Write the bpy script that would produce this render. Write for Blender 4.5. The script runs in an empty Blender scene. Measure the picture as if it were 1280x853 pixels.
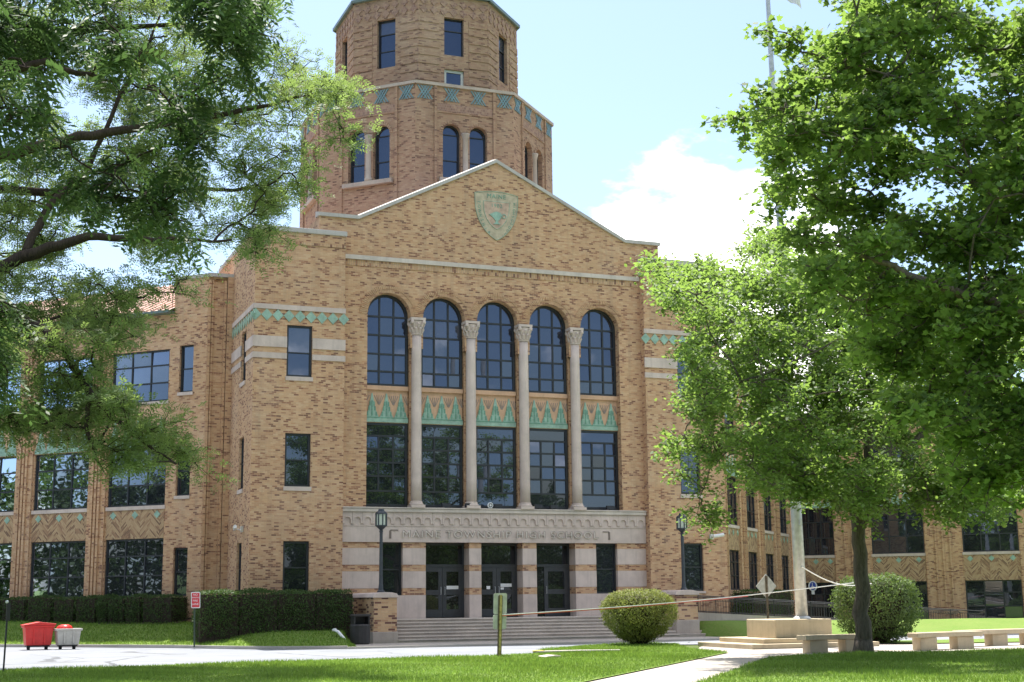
import bpy, math, random
import numpy as np
from mathutils import Vector

sc = bpy.context.scene
COL = sc.collection
# ------------------------------------------------------------------ camera
F_PX, YAW, PITCH, ROLL = 1778.0, .3750, .1810, -.0107
CAM = np.array([-21.387, -56.035, 1.54])
_fw = np.array([math.sin(YAW)*math.cos(PITCH), math.cos(YAW)*math.cos(PITCH), math.sin(PITCH)])
_r0 = np.array([math.cos(YAW), -math.sin(YAW), 0.])
_u0 = np.cross(_r0, _fw)
_rt = _r0*math.cos(ROLL) + _u0*math.sin(ROLL)
_up = _u0*math.cos(ROLL) - _r0*math.sin(ROLL)
cd = bpy.data.cameras.new('camera')
cam = bpy.data.objects.new('camera', cd)
COL.objects.link(cam)
from mathutils import Matrix
cam.matrix_world = Matrix(((_rt[0], _up[0], -_fw[0], CAM[0]), (_rt[1], _up[1], -_fw[1], CAM[1]),
                           (_rt[2], _up[2], -_fw[2], CAM[2]), (0, 0, 0, 1)))
cd.sensor_width = 36.0
cd.lens = F_PX*36/1280
cd.clip_end = 5000
sc.camera = cam
# ------------------------------------------------------------------ world, sun, exposure
SUN_EL, SUN_AZ = math.radians(66.5), math.radians(6)      # azimuth from +Y towards +X: the sun stands behind the building
world = bpy.data.worlds.new('World')
sc.world = world
world.use_nodes = True
wn, wl = world.node_tree.nodes, world.node_tree.links
wn.clear()
sky = wn.new('ShaderNodeTexSky')
sky.sky_type = 'NISHITA'
sky.sun_disc = False
sky.sun_elevation = SUN_EL
sky.sun_rotation = SUN_AZ
sky.air_density = 1.0
sky.dust_density = 1.2
sky.ozone_density = 1.5
bg = wn.new('ShaderNodeBackground')
bg.inputs[1].default_value = .088
wo = wn.new('ShaderNodeOutputWorld')
# cumulus clouds: noise on the view direction, thickest near the horizon behind the school
tc = wn.new('ShaderNodeTexCoord')
sep = wn.new('ShaderNodeSeparateXYZ')
wl.new(tc.outputs['Generated'], sep.inputs[0])
mp = wn.new('ShaderNodeMapping')
mp.inputs['Scale'].default_value = (1, 1, 2.0)
mp.inputs['Location'].default_value = (3.1, 1.7, .4)
wl.new(tc.outputs['Generated'], mp.inputs[0])
nz = wn.new('ShaderNodeTexNoise')
nz.inputs['Scale'].default_value = 3.2
nz.inputs['Detail'].default_value = 9
nz.inputs['Roughness'].default_value = .56
wl.new(mp.outputs[0], nz.inputs['Vector'])


def wmath(op, a, b=None, c=None):
    n = wn.new('ShaderNodeMath')
    n.operation = op
    for i, v in enumerate((a, b, c)):
        if v is None:
            continue
        if isinstance(v, (int, float)):
            n.inputs[i].default_value = v
        else:
            wl.new(v, n.inputs[i])
    return n.outputs[0]


# one big cumulus bank low over the right of the school, plus scattered ones all round
cdir = np.array([.466, .868, .163])
cdir = cdir/np.linalg.norm(cdir)
dotn = wn.new('ShaderNodeVectorMath')
dotn.operation = 'DISTANCE'
wl.new(tc.outputs['Generated'], dotn.inputs[0])
dotn.inputs[1].default_value = tuple(cdir)
bank = wmath('MULTIPLY_ADD', dotn.outputs['Value'], -3.0, .585)
bank = wmath('MAXIMUM', bank, -.02)
# unseen broken cloud overhead, added as fill light for the shaded front
high = wn.new('ShaderNodeMapRange')
high.interpolation_type = 'SMOOTHSTEP'
high.inputs[1].default_value = .43
high.inputs[2].default_value = .60
high.inputs[4].default_value = .20
wl.new(sep.outputs[2], high.inputs[0])
dens = wmath('ADD', wmath('ADD', nz.outputs['Fac'], bank), high.outputs[0])
mr = wn.new('ShaderNodeMapRange')
mr.interpolation_type = 'SMOOTHSTEP'
mr.inputs[1].default_value = .635
mr.inputs[2].default_value = .71
wl.new(dens, mr.inputs[0])
mix = wn.new('ShaderNodeMixRGB')
wl.new(mr.outputs[0], mix.inputs[0])
wl.new(sky.outputs[0], mix.inputs[1])
mix.inputs[2].default_value = (12.5, 12.2, 12.0, 1)
wl.new(mix.outputs[0], bg.inputs[0])
wl.new(bg.outputs[0], wo.inputs[0])
sd = bpy.data.lights.new('sun', 'SUN')
sd.energy = 3.8
sd.angle = math.radians(.5)
sd.color = (1, .95, .87)
sun = bpy.data.objects.new('sun', sd)
COL.objects.link(sun)
_sd = Vector((math.sin(SUN_AZ)*math.cos(SUN_EL), math.cos(SUN_AZ)*math.cos(SUN_EL), math.sin(SUN_EL)))
sun.rotation_euler = _sd.to_track_quat('Z', 'Y').to_euler()
sun.location = (0, 0, 60)
sc.view_settings.view_transform = 'Standard'
sc.view_settings.look = 'None'
sc.view_settings.exposure = 1.5
sc.view_settings.gamma = 1
sc.view_settings.use_curve_mapping = False
sc.render.engine = 'CYCLES'
sc.cycles.max_bounces = 8
sc.cycles.diffuse_bounces = 4
sc.cycles.use_denoising = True

# ------------------------------------------------------------------ materials
MATS = {}


class NT:
    """small helper round a node tree"""
    def __init__(self, name):
        self.m = bpy.data.materials.new(name)
        self.m.use_nodes = True
        self.n, self.l = self.m.node_tree.nodes, self.m.node_tree.links
        self.b = self.n['Principled BSDF']
        self.out = self.n['Material Output']
        MATS[name] = self.m

    def set(self, sock, v):
        if hasattr(v, 'is_output') or hasattr(v, 'links'):
            self.l.new(v, sock)
        else:
            sock.default_value = v

    def node(self, t, **kw):
        n = self.n.new(t)
        for k, v in kw.items():
            setattr(n, k, v)
        return n

    def math(self, op, a, b=None, c=None, clamp=False):
        n = self.node('ShaderNodeMath', operation=op, use_clamp=clamp)
        for i, v in enumerate((a, b, c)):
            if v is not None:
                self.set(n.inputs[i], v)
        return n.outputs[0]

    def noise(self, scale, detail=4, vec=None, rough=.55):
        n = self.node('ShaderNodeTexNoise')
        n.inputs['Scale'].default_value = scale
        n.inputs['Detail'].default_value = detail
        n.inputs['Roughness'].default_value = rough
        if vec is not None:
            self.l.new(vec, n.inputs['Vector'])
        return n.outputs['Fac']

    def ramp(self, fac, stops, interp='LINEAR'):
        n = self.node('ShaderNodeValToRGB')
        n.color_ramp.interpolation = interp
        e = n.color_ramp.elements
        while len(e) < len(stops):
            e.new(.5)
        for i, (p, c) in enumerate(stops):
            e[i].position = p
            e[i].color = (*c, 1)
        self.l.new(fac, n.inputs[0])
        return n.outputs[0]

    def mix(self, fac, a, b, mode='MIX'):
        n = self.node('ShaderNodeMixRGB', blend_type=mode)
        self.set(n.inputs[0], fac)
        for i, v in ((1, a), (2, b)):
            self.set(n.inputs[i], (*v, 1) if isinstance(v, tuple) and len(v) == 3 else v)
        return n.outputs[0]

    def obj(self):
        return self.node('ShaderNodeTexCoord').outputs['Object']

    def pos(self):
        return self.node('ShaderNodeNewGeometry').outputs['Position']

    def bump(self, h, strength=.3, dist=.02):
        n = self.node('ShaderNodeBump')
        n.inputs['Strength'].default_value = strength
        n.inputs['Distance'].default_value = dist
        self.l.new(h, n.inputs['Height'])
        self.l.new(n.outputs[0], self.b.inputs['Normal'])

    def base(self, c, rough=.8, spec=.3, metal=0.):
        self.set(self.b.inputs['Base Color'], (*c, 1) if isinstance(c, tuple) and len(c) == 3 else c)
        self.set(self.b.inputs['Roughness'], rough)
        self.b.inputs['Specular IOR Level'].default_value = spec
        self.b.inputs['Metallic'].default_value = metal


def plain(name, c, rough=.6, spec=.4, metal=0., var=.12, scale=6.):
    t = NT(name)
    f = t.noise(scale, 5, t.pos())
    lo = tuple(v*(1-var*1.5) for v in c)
    hi = tuple(min(1, v*(1+var*1.5)) for v in c)
    t.base(t.ramp(f, [(.3, lo), (.7, hi)]), rough, spec, metal)
    return t.m


def brick_mat(name, w, h, stops, mortar, stain=.18, vertical=False):
    t = NT(name)
    uv = t.node('ShaderNodeUVMap')
    sp = t.node('ShaderNodeSeparateXYZ')
    t.l.new(uv.outputs[0], sp.inputs[0])
    U, V = (sp.outputs[1], sp.outputs[0]) if vertical else (sp.outputs[0], sp.outputs[1])
    vv = t.math('DIVIDE', V, h)
    row = t.math('FLOOR', vv)
    uu = t.math('ADD', t.math('DIVIDE', U, w), t.math('MULTIPLY', t.math('FLOORED_MODULO', row, 2.), .5))
    colm = t.math('FLOOR', uu)
    cb = t.node('ShaderNodeCombineXYZ')
    t.l.new(colm, cb.inputs[0])
    t.l.new(row, cb.inputs[1])
    wnz = t.node('ShaderNodeTexWhiteNoise', noise_dimensions='2D')
    t.l.new(cb.outputs[0], wnz.inputs['Vector'])
    # dark bricks gather in loose drifts
    pos = t.pos()
    drift = t.noise(.55, 3, pos)
    val = t.math('ADD', wnz.outputs['Value'], t.math('MULTIPLY_ADD', drift, .26, -.13))
    c = t.ramp(val, stops)
    fu, fv = t.math('FRACT', uu), t.math('FRACT', vv)
    m = t.math('MAXIMUM', t.math('LESS_THAN', fu, .012/w), t.math('LESS_THAN', fv, .012/h))
    c = t.mix(m, c, mortar)
    st = t.noise(.28, 6, pos, .65)
    c = t.mix(t.math('MULTIPLY', t.ramp(st, [(.42, (0, 0, 0)), (.72, (1, 1, 1))]), stain), c, tuple(v*.45 for v in mortar))
    mpn = t.node('ShaderNodeMapping')
    mpn.inputs['Scale'].default_value = (2.6, 2.6, .16)
    t.l.new(pos, mpn.inputs[0])
    sk = t.noise(1., 6, mpn.outputs[0], .62)
    c = t.mix(t.math('MULTIPLY', t.ramp(sk, [(.50, (0, 0, 0)), (.74, (1, 1, 1))]), .34), c, (.20, .15, .115))
    pale = t.noise(.42, 5, pos, .6)
    c = t.mix(t.math('MULTIPLY', t.ramp(pale, [(.54, (0, 0, 0)), (.74, (1, 1, 1))]), .22), c, (.58, .46, .36))
    fine = t.noise(35, 3, pos)
    c = t.mix(.25, c, t.ramp(fine, [(.3, (.35, .35, .35)), (.7, (.65, .65, .65))]), 'OVERLAY')
    t.base(c, .88, .2)
    t.bump(t.math('MULTIPLY_ADD', m, -1., wnz.outputs['Value']), .35, .012)
    return t.m


TAN = [(.0, (0.601, 0.406, 0.254)), (.16, (0.522, 0.319, 0.179)), (.31, (0.621, 0.411, 0.254)), (.44, (0.502, 0.279, 0.155)), (.54, (0.591, 0.370, 0.214)),
       (.68, (0.542, 0.329, 0.194)), (.77, (0.443, 0.254, 0.149)), (.85, (0.355, 0.177, 0.109)), (.93, (0.246, 0.117, 0.078)), (1., (0.177, 0.086, 0.065))]
FLASHED = [(.0, (.60, .40, .24)), (.3, (.55, .34, .19)), (.55, (.60, .39, .23)), (.66, (.46, .26, .15)), (.72, (.20, .09, .07)), (.85, (.15, .065, .055)), (1., (.13, .06, .05))]
RED = [(.0, (.41, .275, .185)), (.2, (.36, .22, .145)), (.38, (.45, .31, .21)), (.55, (.36, .21, .145)), (.74, (.39, .25, .17)),
       (.86, (.27, .155, .11)), (.94, (.19, .105, .08)), (1., (.15, .085, .07))]
brick_mat('tan_brick', .20, .068, TAN, (.55, .37, .235))
brick_mat('soldier_brick', .22, .085, TAN, (.36, .28, .2), vertical=True)
brick_mat('flashed_brick', .27, .083, FLASHED, (.52, .38, .25))
brick_mat('red_brick', .215, .070, RED, (.33, .235, .17))
brick_mat('diaper_brick', .12, .12, [(0, (.40, .26, .19)), (.5, (.30, .18, .14)), (1, (.22, .13, .11))], (.38, .28, .22))


def herring():
    t = NT('herringbone_brick')
    uv = t.node('ShaderNodeUVMap')
    sp = t.node('ShaderNodeSeparateXYZ')
    t.l.new(uv.outputs[0], sp.inputs[0])
    U, V = sp.outputs[0], sp.outputs[1]
    tri = t.math('PINGPONG', t.math('MULTIPLY', U, 1.), .5)          # chevrons
    k = t.math('DIVIDE', t.math('ADD', V, tri), .085)
    row = t.math('FLOOR', k)
    sgn = t.math('FLOOR', t.math('MULTIPLY', U, 2.))
    seg = t.math('FLOOR', t.math('MULTIPLY_ADD', U, 4., t.math('MULTIPLY', row, .37)))
    cb = t.node('ShaderNodeCombineXYZ')
    t.l.new(row, cb.inputs[0])
    t.l.new(t.math('MULTIPLY_ADD', sgn, 7., seg), cb.inputs[1])
    w = t.node('ShaderNodeTexWhiteNoise', noise_dimensions='2D')
    t.l.new(cb.outputs[0], w.inputs['Vector'])
    c = t.ramp(w.outputs['Value'], [(0, (.50, .35, .21)), (.45, (.44, .29, .165)), (.7, (.34, .2, .12)), (1, (.17, .10, .07))])
    m = t.math('LESS_THAN', t.math('FRACT', k), .16)
    t.base(t.mix(m, c, (.33, .25, .17)), .88, .2)
    t.bump(t.math('MULTIPLY', m, -1.), .4, .015)


herring()


def stone(name, c, joints=None):
    t = NT(name)
    p = t.pos()
    a = t.noise(1.1, 6, p, .62)
    col = t.ramp(a, [(.3, tuple(v*.80 for v in c)), (.55, c), (.75, tuple(min(1, v*1.12) for v in c))])
    # rain streaks and grime running down
    mpn = t.node('ShaderNodeMapping')
    mpn.inputs['Scale'].default_value = (4, 4, .35)
    t.l.new(p, mpn.inputs[0])
    s = t.noise(1.6, 6, mpn.outputs[0], .6)
    col = t.mix(t.math('MULTIPLY', t.ramp(s, [(.5, (0, 0, 0)), (.75, (1, 1, 1))]), .35), col, tuple(v*.55 for v in c))
    f = t.noise(60, 3, p)
    col = t.mix(.2, col, t.ramp(f, [(.3, (.3, .3, .3)), (.7, (.7, .7, .7))]), 'OVERLAY')
    t.base(col, .85, .25)
    t.bump(f, .15, .01)
    return t.m


stone('limestone', (.60, .495, .44))
stone('stained_stone', (.30, .25, .22))
stone('shade_and_mark_stone', (.19, .155, .135))  # dark colour for the painted letter shade and the frieze end marks
stone('pale_limestone', (.58, .51, .45))
stone('worn_concrete', (.44, .375, .325))
stone('step_edge', (.62, .545, .48))
stone('bench_concrete', (.52, .43, .30))
stone('coping_stone', (.48, .45, .42))
stone('pink_terracotta', (.60, .38, .25))
stone('red_roof_tile', (.58, .41, .35))


def glazed(name, c):
    t = NT(name)
    p = t.pos()
    a = t.noise(3.5, 6, p, .65)
    t.base(t.ramp(a, [(.3, tuple(v*.7 for v in c)), (.7, tuple(min(1, v*1.25) for v in c))]), .4, .5)


glazed('green_terracotta', (.28, .42, .33))
glazed('dark_green_terracotta', (.14, .30, .215))
glazed('blue_terracotta', (.15, .245, .27))
glazed('faded_green_terracotta', (.46, .385, .26))
glazed('faded_rim_terracotta', (.32, .37, .26))
glazed('crest_pink', (.50, .35, .25))
glazed('copper_coping', (.12, .165, .155))
plain('dark_frame', (.022, .024, .028), .45, .5)
plain('door_metal', (.040, .042, .048), .45, .5)
plain('lamp_iron', (.045, .052, .065), .45, .5)
plain('black_metal', (.016, .016, .018), .5, .5)
plain('white_paint', (.75, .75, .75), .5, .5, var=.05)
plain('cream_paint', (.62, .61, .56), .5, .4, var=.05)
plain('grey_frame', (.52, .54, .50), .5, .4, var=.05)
plain('galvanised_steel', (.46, .47, .48), .42, .5, .35)
plain('sign_back', (.47, .485, .44), .45, .5, .2)
plain('sign_back_grey', (.47, .46, .43), .5, .5, .2)
plain('yellow_post', (.34, .28, .10), .6, .4, var=.3, scale=14)
plain('rusty_post', (.11, .085, .06), .7, .3, var=.3, scale=14)
plain('green_post', (.05, .07, .05), .6, .3)
plain('sign_red', (.62, .045, .06), .45, .5, var=.05)
plain('cart_red', (.68, .035, .03), .42, .5, var=.08)
plain('cart_grey', (.50, .47, .42), .5, .4, var=.08)
plain('rubber', (.02, .02, .02), .8, .2)
plain('dark_plastic', (.035, .032, .032), .5, .4)
plain('sign_blue', (.04, .08, .38), .45, .5, var=.05)
plain('yellow_paint', (.62, .45, .08), .7, .3, var=.2)
plain('tape_red', (.6, .08, .07), .5, .4, var=.05)
plain('dark_soil', (.055, .042, .03), .95, .1, var=.3)
plain('flag_cloth', (.75, .74, .76), .8, .1, var=.05)


def lamp_glass():
    t = NT('frosted_glass')
    t.base((.62, .68, .58), .35, .5)


lamp_glass()


def glass(name, tint, gloss):
    """dark window glass: the room behind is unlit, the pane mirrors sky, clouds and trees across the street"""
    t = NT(name)
    p = t.pos()
    inner = t.noise(.9, 3, p)
    t.base(t.ramp(inner, [(.35, tuple(v*.5 for v in tint)), (.7, tint)]), .25, .2)
    g = t.node('ShaderNodeBsdfGlossy')
    g.inputs['Roughness'].default_value = .012
    g.inputs['Color'].default_value = (.66, .76, 1., 1)
    fr = t.node('ShaderNodeFresnel')
    fr.inputs['IOR'].default_value = 1.5
    fac = t.math('ADD', t.math('MULTIPLY', fr.outputs[0], .9), gloss, clamp=True)
    wob = t.noise(.9, 2, p)
    b = t.node('ShaderNodeBump')
    b.inputs['Strength'].default_value = .03
    b.inputs['Distance'].default_value = .05
    t.l.new(wob, b.inputs['Height'])
    t.l.new(b.outputs[0], g.inputs['Normal'])
    mx = t.node('ShaderNodeMixShader')
    t.l.new(fac, mx.inputs[0])
    t.l.new(t.b.outputs[0], mx.inputs[1])
    t.l.new(g.outputs[0], mx.inputs[2])
    t.l.new(mx.outputs[0], t.out.inputs[0])


glass('window_glass', (.014, .016, .024), .075)
glass('blind_glass', (.075, .08, .10), .07)
glass('door_glass', (.010, .010, .010), .03)


def grass_mat(name, a, b, c):
    t = NT(name)
    p = t.pos()
    n1 = t.noise(.35, 5, p, .6)
    n2 = t.noise(9, 5, p, .7)
    col = t.mix(t.ramp(n1, [(.35, (0, 0, 0)), (.68, (1, 1, 1))]), a, b)
    col = t.mix(t.ramp(n2, [(.42, (0, 0, 0)), (.75, (.75, .75, .75))]), col, c)
    t.base(col, .9, .1)
    t.bump(n2, .6, .05)


grass_mat('lawn', (.105, .19, .032), (.14, .215, .045), (.20, .215, .075))
grass_mat('rough_ground', (.07, .12, .03), (.09, .13, .035), (.12, .12, .06))


def paving(name, c, crack=.0, scale=1.0, joints=0):
    t = NT(name)
    p = t.pos()
    a = t.noise(.5*scale, 6, p, .65)
    f = t.noise(26, 4, p, .7)
    col = t.ramp(a, [(.3, tuple(v*.86 for v in c)), (.7, tuple(min(1, v*1.08) for v in c))])
    col = t.mix(.3, col, t.ramp(f, [(.3, (.33, .33, .33)), (.7, (.67, .67, .67))]), 'OVERLAY')
    if crack:
        v = t.node('ShaderNodeTexVoronoi', feature='DISTANCE_TO_EDGE')
        v.inputs['Scale'].default_value = .22
        w = t.node('ShaderNodeMixRGB')
        w.inputs[0].default_value = .12
        t.l.new(p, w.inputs[1])
        nn = t.node('ShaderNodeTexNoise')
        nn.inputs['Scale'].default_value = 1.3
        nn.inputs['Detail'].default_value = 6
        t.l.new(p, nn.inputs['Vector'])
        t.l.new(nn.outputs['Color'], w.inputs[2])
        t.l.new(w.outputs[0], v.inputs['Vector'])
        ln = t.math('LESS_THAN', v.outputs['Distance'], .006)
        col = t.mix(t.math('MULTIPLY', ln, crack), col, tuple(v_*.4 for v_ in c))
    # old tar patches and worn stains
    st = t.noise(.9, 5, p, .7)
    col = t.mix(t.math('MULTIPLY', t.ramp(st, [(.56, (0, 0, 0)), (.70, (1, 1, 1))]), .28), col, tuple(v_*.55 for v_ in c))
    if joints:
        mpn = t.node('ShaderNodeMapping')
        mpn.inputs['Rotation'].default_value = (0, 0, math.radians(-49.7))
        t.l.new(p, mpn.inputs[0])
        sx = t.node('ShaderNodeSeparateXYZ')
        t.l.new(mpn.outputs[0], sx.inputs[0])
        ln = t.math('LESS_THAN', t.math('FRACT', t.math('DIVIDE', sx.outputs[0], joints)), .018)
        col = t.mix(t.math('MULTIPLY', ln, .6), col, tuple(v_*.4 for v_ in c))
    t.base(col, .85, .2)
    t.bump(f, .2, .01)


paving('asphalt', (.225, .238, .262), .8)
paving('concrete_walk', (.40, .36, .32), .0, joints=1.55)
paving('kerb_concrete', (.42, .39, .35))


def foliage(name, c, trans, tfac=.38, var=.35, gloss=.5):
    t = NT(name)
    at = t.node('ShaderNodeAttribute', attribute_name='tone')
    at.attribute_type = 'GEOMETRY'
    lo = tuple(v*(1-var) for v in c)
    hi = tuple(v*(1+var) for v in c)
    col = t.ramp(at.outputs['Fac'], [(0, lo), (.6, c), (1, hi)])
    t.base(col, .58, gloss*.5)
    tr = t.node('ShaderNodeBsdfTranslucent')
    t.l.new(t.mix(1., t.ramp(at.outputs['Fac'], [(0, (.75, .75, .75)), (1, (1.25, 1.25, 1.25))]), trans, 'MULTIPLY'), tr.inputs[0])
    mx = t.node('ShaderNodeMixShader')
    mx.inputs[0].default_value = tfac
    t.l.new(t.b.outputs[0], mx.inputs[1])
    t.l.new(tr.outputs[0], mx.inputs[2])
    t.l.new(mx.outputs[0], t.out.inputs[0])


foliage('locust_leaf', (.115, .17, .055), (.30, .42, .11), .42, var=.45)
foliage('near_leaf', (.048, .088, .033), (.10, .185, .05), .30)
foliage('maple_leaf', (.092, .156, .044), (.29, .45, .08), .44, var=.5)
foliage('elm_leaf', (.098, .158, .044), (.30, .46, .085), .45, var=.5, gloss=.8)
foliage('yew_leaf', (.058, .098, .028), (.09, .17, .03), .28)
foliage('box_leaf', (.185, .205, .055), (.34, .40, .08), .34, gloss=.7)
foliage('shrub_leaf', (.10, .15, .05), (.2, .3, .06), .3)
foliage('blade', (.125, .215, .038), (.26, .40, .06), .35, gloss=.2)
foliage('far_leaf', (.06, .09, .03), (.12, .2, .04), .25)


def bark(name, c):
    t = NT(name)
    p = t.pos()
    mpn = t.node('ShaderNodeMapping')
    mpn.inputs['Scale'].default_value = (9, 9, 1.6)
    t.l.new(p, mpn.inputs[0])
    f = t.noise(2.2, 7, mpn.outputs[0], .7)
    t.base(t.ramp(f, [(.3, tuple(v*.45 for v in c)), (.7, tuple(v*1.3 for v in c))]), .95, .1)
    t.bump(f, .8, .04)


bark('grey_bark', (.15, .125, .102))
bark('dark_bark', (.055, .042, .034))

# ------------------------------------------------------------------ mesh building
class Fr:
    """a wall frame: u runs along the wall, d out of it"""
    def __init__(s, ox, oy, ux, uy, nx, ny):
        s.o, s.u, s.n = (ox, oy), (ux, uy), (nx, ny)

    def p(s, u, z, d=0.):
        return (s.o[0]+u*s.u[0]+d*s.n[0], s.o[1]+u*s.u[1]+d*s.n[1], z)

    def sh(s, du, dd=0):
        q = s.p(du, 0, dd)
        return Fr(q[0], q[1], *s.u, *s.n)


W0 = Fr(0, 0, 1, 0, 0, 1)                      # u = x, d = y
FRONT = Fr(0, 0, 1, 0, 0, -1)                  # the main front
Q = math.sqrt(.5)


class MB:
    def __init__(s):
        s.v, s.f, s.m = [], [], []

    def face(s, pts, m=0):
        i = len(s.v)
        s.v += [tuple(p) for p in pts]
        s.f.append(tuple(range(i, i+len(pts))))
        s.m.append(m)

    def box(s, fr, u0, u1, z0, z1, d0, d1, m=0):
        i = len(s.v)
        for d in (d0, d1):
            for u, z in ((u0, z0), (u1, z0), (u1, z1), (u0, z1)):
                s.v.append(fr.p(u, z, d))
        for q in ((0, 3, 2, 1), (4, 5, 6, 7), (0, 1, 5, 4), (1, 2, 6, 5), (2, 3, 7, 6), (3, 0, 4, 7)):
            s.f.append(tuple(i+k for k in q))
            s.m.append(m)

    def prism(s, fr, poly, d0, d1, m=0):
        n, i = len(poly), len(s.v)
        s.v += [fr.p(u, z, d0) for u, z in poly] + [fr.p(u, z, d1) for u, z in poly]
        s.f += [tuple(i+k for k in range(n))[::-1], tuple(i+n+k for k in range(n))]
        s.m += [m, m]
        for k in range(n):
            j = (k+1) % n
            s.f.append((i+k, i+j, i+n+j, i+n+k))
            s.m.append(m)

    def slab(s, poly, z0, z1, m=0):
        """horizontal polygon extruded from z0 to z1"""
        n, i = len(poly), len(s.v)
        s.v += [(x, y, z0) for x, y in poly] + [(x, y, z1) for x, y in poly]
        s.f += [tuple(i+k for k in range(n))[::-1], tuple(i+n+k for k in range(n))]
        s.m += [m, m]
        for k in range(n):
            j = (k+1) % n
            s.f.append((i+k, i+j, i+n+j, i+n+k))
            s.m.append(m)

    def lathe(s, cx, cy, prof, n=20, m=0, fac=None):
        i = len(s.v)
        for r, z in prof:
            for k in range(n):
                a = 2*math.pi*k/n
                rr = r*(fac(a) if fac else 1)
                s.v.append((cx+rr*math.cos(a), cy+rr*math.sin(a), z))
        for j in range(len(prof)-1):
            for k in range(n):
                k2 = (k+1) % n
                s.f.append((i+j*n+k, i+j*n+k2, i+(j+1)*n+k2, i+(j+1)*n+k))
                s.m.append(m)
        s.f.append(tuple(i+k for k in range(n))[::-1])
        s.m.append(m)
        s.f.append(tuple(i+(len(prof)-1)*n+k for k in range(n)))
        s.m.append(m)

    def tube(s, pts, rad, n=7, m=0):
        pts = [Vector(p) for p in pts]
        if not hasattr(rad, '__len__'):
            rad = [rad]*len(pts)
        i = len(s.v)
        a = None
        for k, p in enumerate(pts):
            t = (pts[min(k+1, len(pts)-1)]-pts[max(k-1, 0)])
            t = t.normalized() if t.length > 1e-9 else Vector((0, 0, 1))
            if a is None:
                a = t.orthogonal().normalized()
            else:
                a = (a-t*a.dot(t))
                a = a.normalized() if a.length > 1e-6 else t.orthogonal().normalized()
            b = t.cross(a)
            for j in range(n):
                g = 2*math.pi*j/n
                s.v.append(tuple(p+(a*math.cos(g)+b*math.sin(g))*rad[k]))
        for k in range(len(pts)-1):
            for j in range(n):
                j2 = (j+1) % n
                s.f.append((i+k*n+j, i+k*n+j2, i+(k+1)*n+j2, i+(k+1)*n+j))
                s.m.append(m)
        s.f.append(tuple(i+j for j in range(n))[::-1])
        s.m.append(m)
        s.f.append(tuple(i+(len(pts)-1)*n+j for j in range(n)))
        s.m.append(m)

    def build(s, name, mats, parent=None, smooth=False, uv=True, bevel=0):
        if isinstance(mats, str):
            mats = [mats]
        me = bpy.data.meshes.new(name)
        me.from_pydata(s.v, [], s.f)
        for k in mats:
            me.materials.append(MATS[k])
        me.polygons.foreach_set('material_index', s.m)
        if smooth:
            me.polygons.foreach_set('use_smooth', [True]*len(s.f))
        if uv:
            ul = me.uv_layers.new(name='UVMap').data
            for p in me.polygons:
                nx, ny, nzz = p.normal
                h = math.hypot(nx, ny)
                for li in p.loop_indices:
                    x, y, z = me.vertices[me.loops[li].vertex_index].co
                    ul[li].uv = (x, y) if h < .6 else (x*-ny/h+y*nx/h + 50, z)
        o = bpy.data.objects.new(name, me)
        COL.objects.link(o)
        if parent:
            o.parent = parent
        if bevel:
            b = o.modifiers.new('bevel', 'BEVEL')
            b.width = bevel
            b.segments = 2
            b.limit_method = 'ANGLE'
        return o


def tag(o, label=None, cat=None, group=None, kind=None):
    for k, v in (('label', label), ('category', cat), ('group', group), ('kind', kind)):
        if v:
            o[k] = v
    return o


def thing(name, label, cat, group=None):
    o = bpy.data.objects.new(name, None)
    o.empty_display_size = .2
    COL.objects.link(o)
    return tag(o, label, cat, group)


def text_mesh(name, body, size, mat, fr, u, z, d, ext=.02, parent=None, spacing=1., offset=0., align='CENTER', rot=0., sx=1.):
    cu = bpy.data.curves.new(name, 'FONT')
    cu.body = body
    cu.size = size
    cu.extrude = ext
    cu.space_character = spacing
    cu.offset = offset
    cu.align_x = align
    cu.align_y = 'CENTER'
    cu.resolution_u = 3
    ob = bpy.data.objects.new('t', cu)
    COL.objects.link(ob)
    dg = bpy.context.evaluated_depsgraph_get()
    me = bpy.data.meshes.new_from_object(ob.evaluated_get(dg))
    COL.objects.unlink(ob)
    bpy.data.objects.remove(ob)
    bpy.data.curves.remove(cu)
    c, s_ = math.cos(rot), math.sin(rot)
    for v in me.vertices:
        x, y, w = v.co
        x *= sx
        v.co = fr.p(u+x*c-y*s_, z+x*s_+y*c, d+w)
    me.materials.clear()
    me.materials.append(MATS[mat])
    me.name = name
    o = bpy.data.objects.new(name, me)
    COL.objects.link(o)
    if parent:
        o.parent = parent
    return o


def ray(x, y):
    d = _fw*F_PX + _rt*(x-640) - _up*(y-426.5)
    return d/np.dot(d, np.array([math.sin(YAW), math.cos(YAW), 0]))      # unit of horizontal depth


def at_depth(x, y, dep):
    return CAM + ray(x, y)*dep


def arc_pts(uc, zs, r, n=14):
    return [(uc-r*math.cos(math.pi*k/n), zs+r*math.sin(math.pi*k/n)) for k in range(n+1)]


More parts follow.
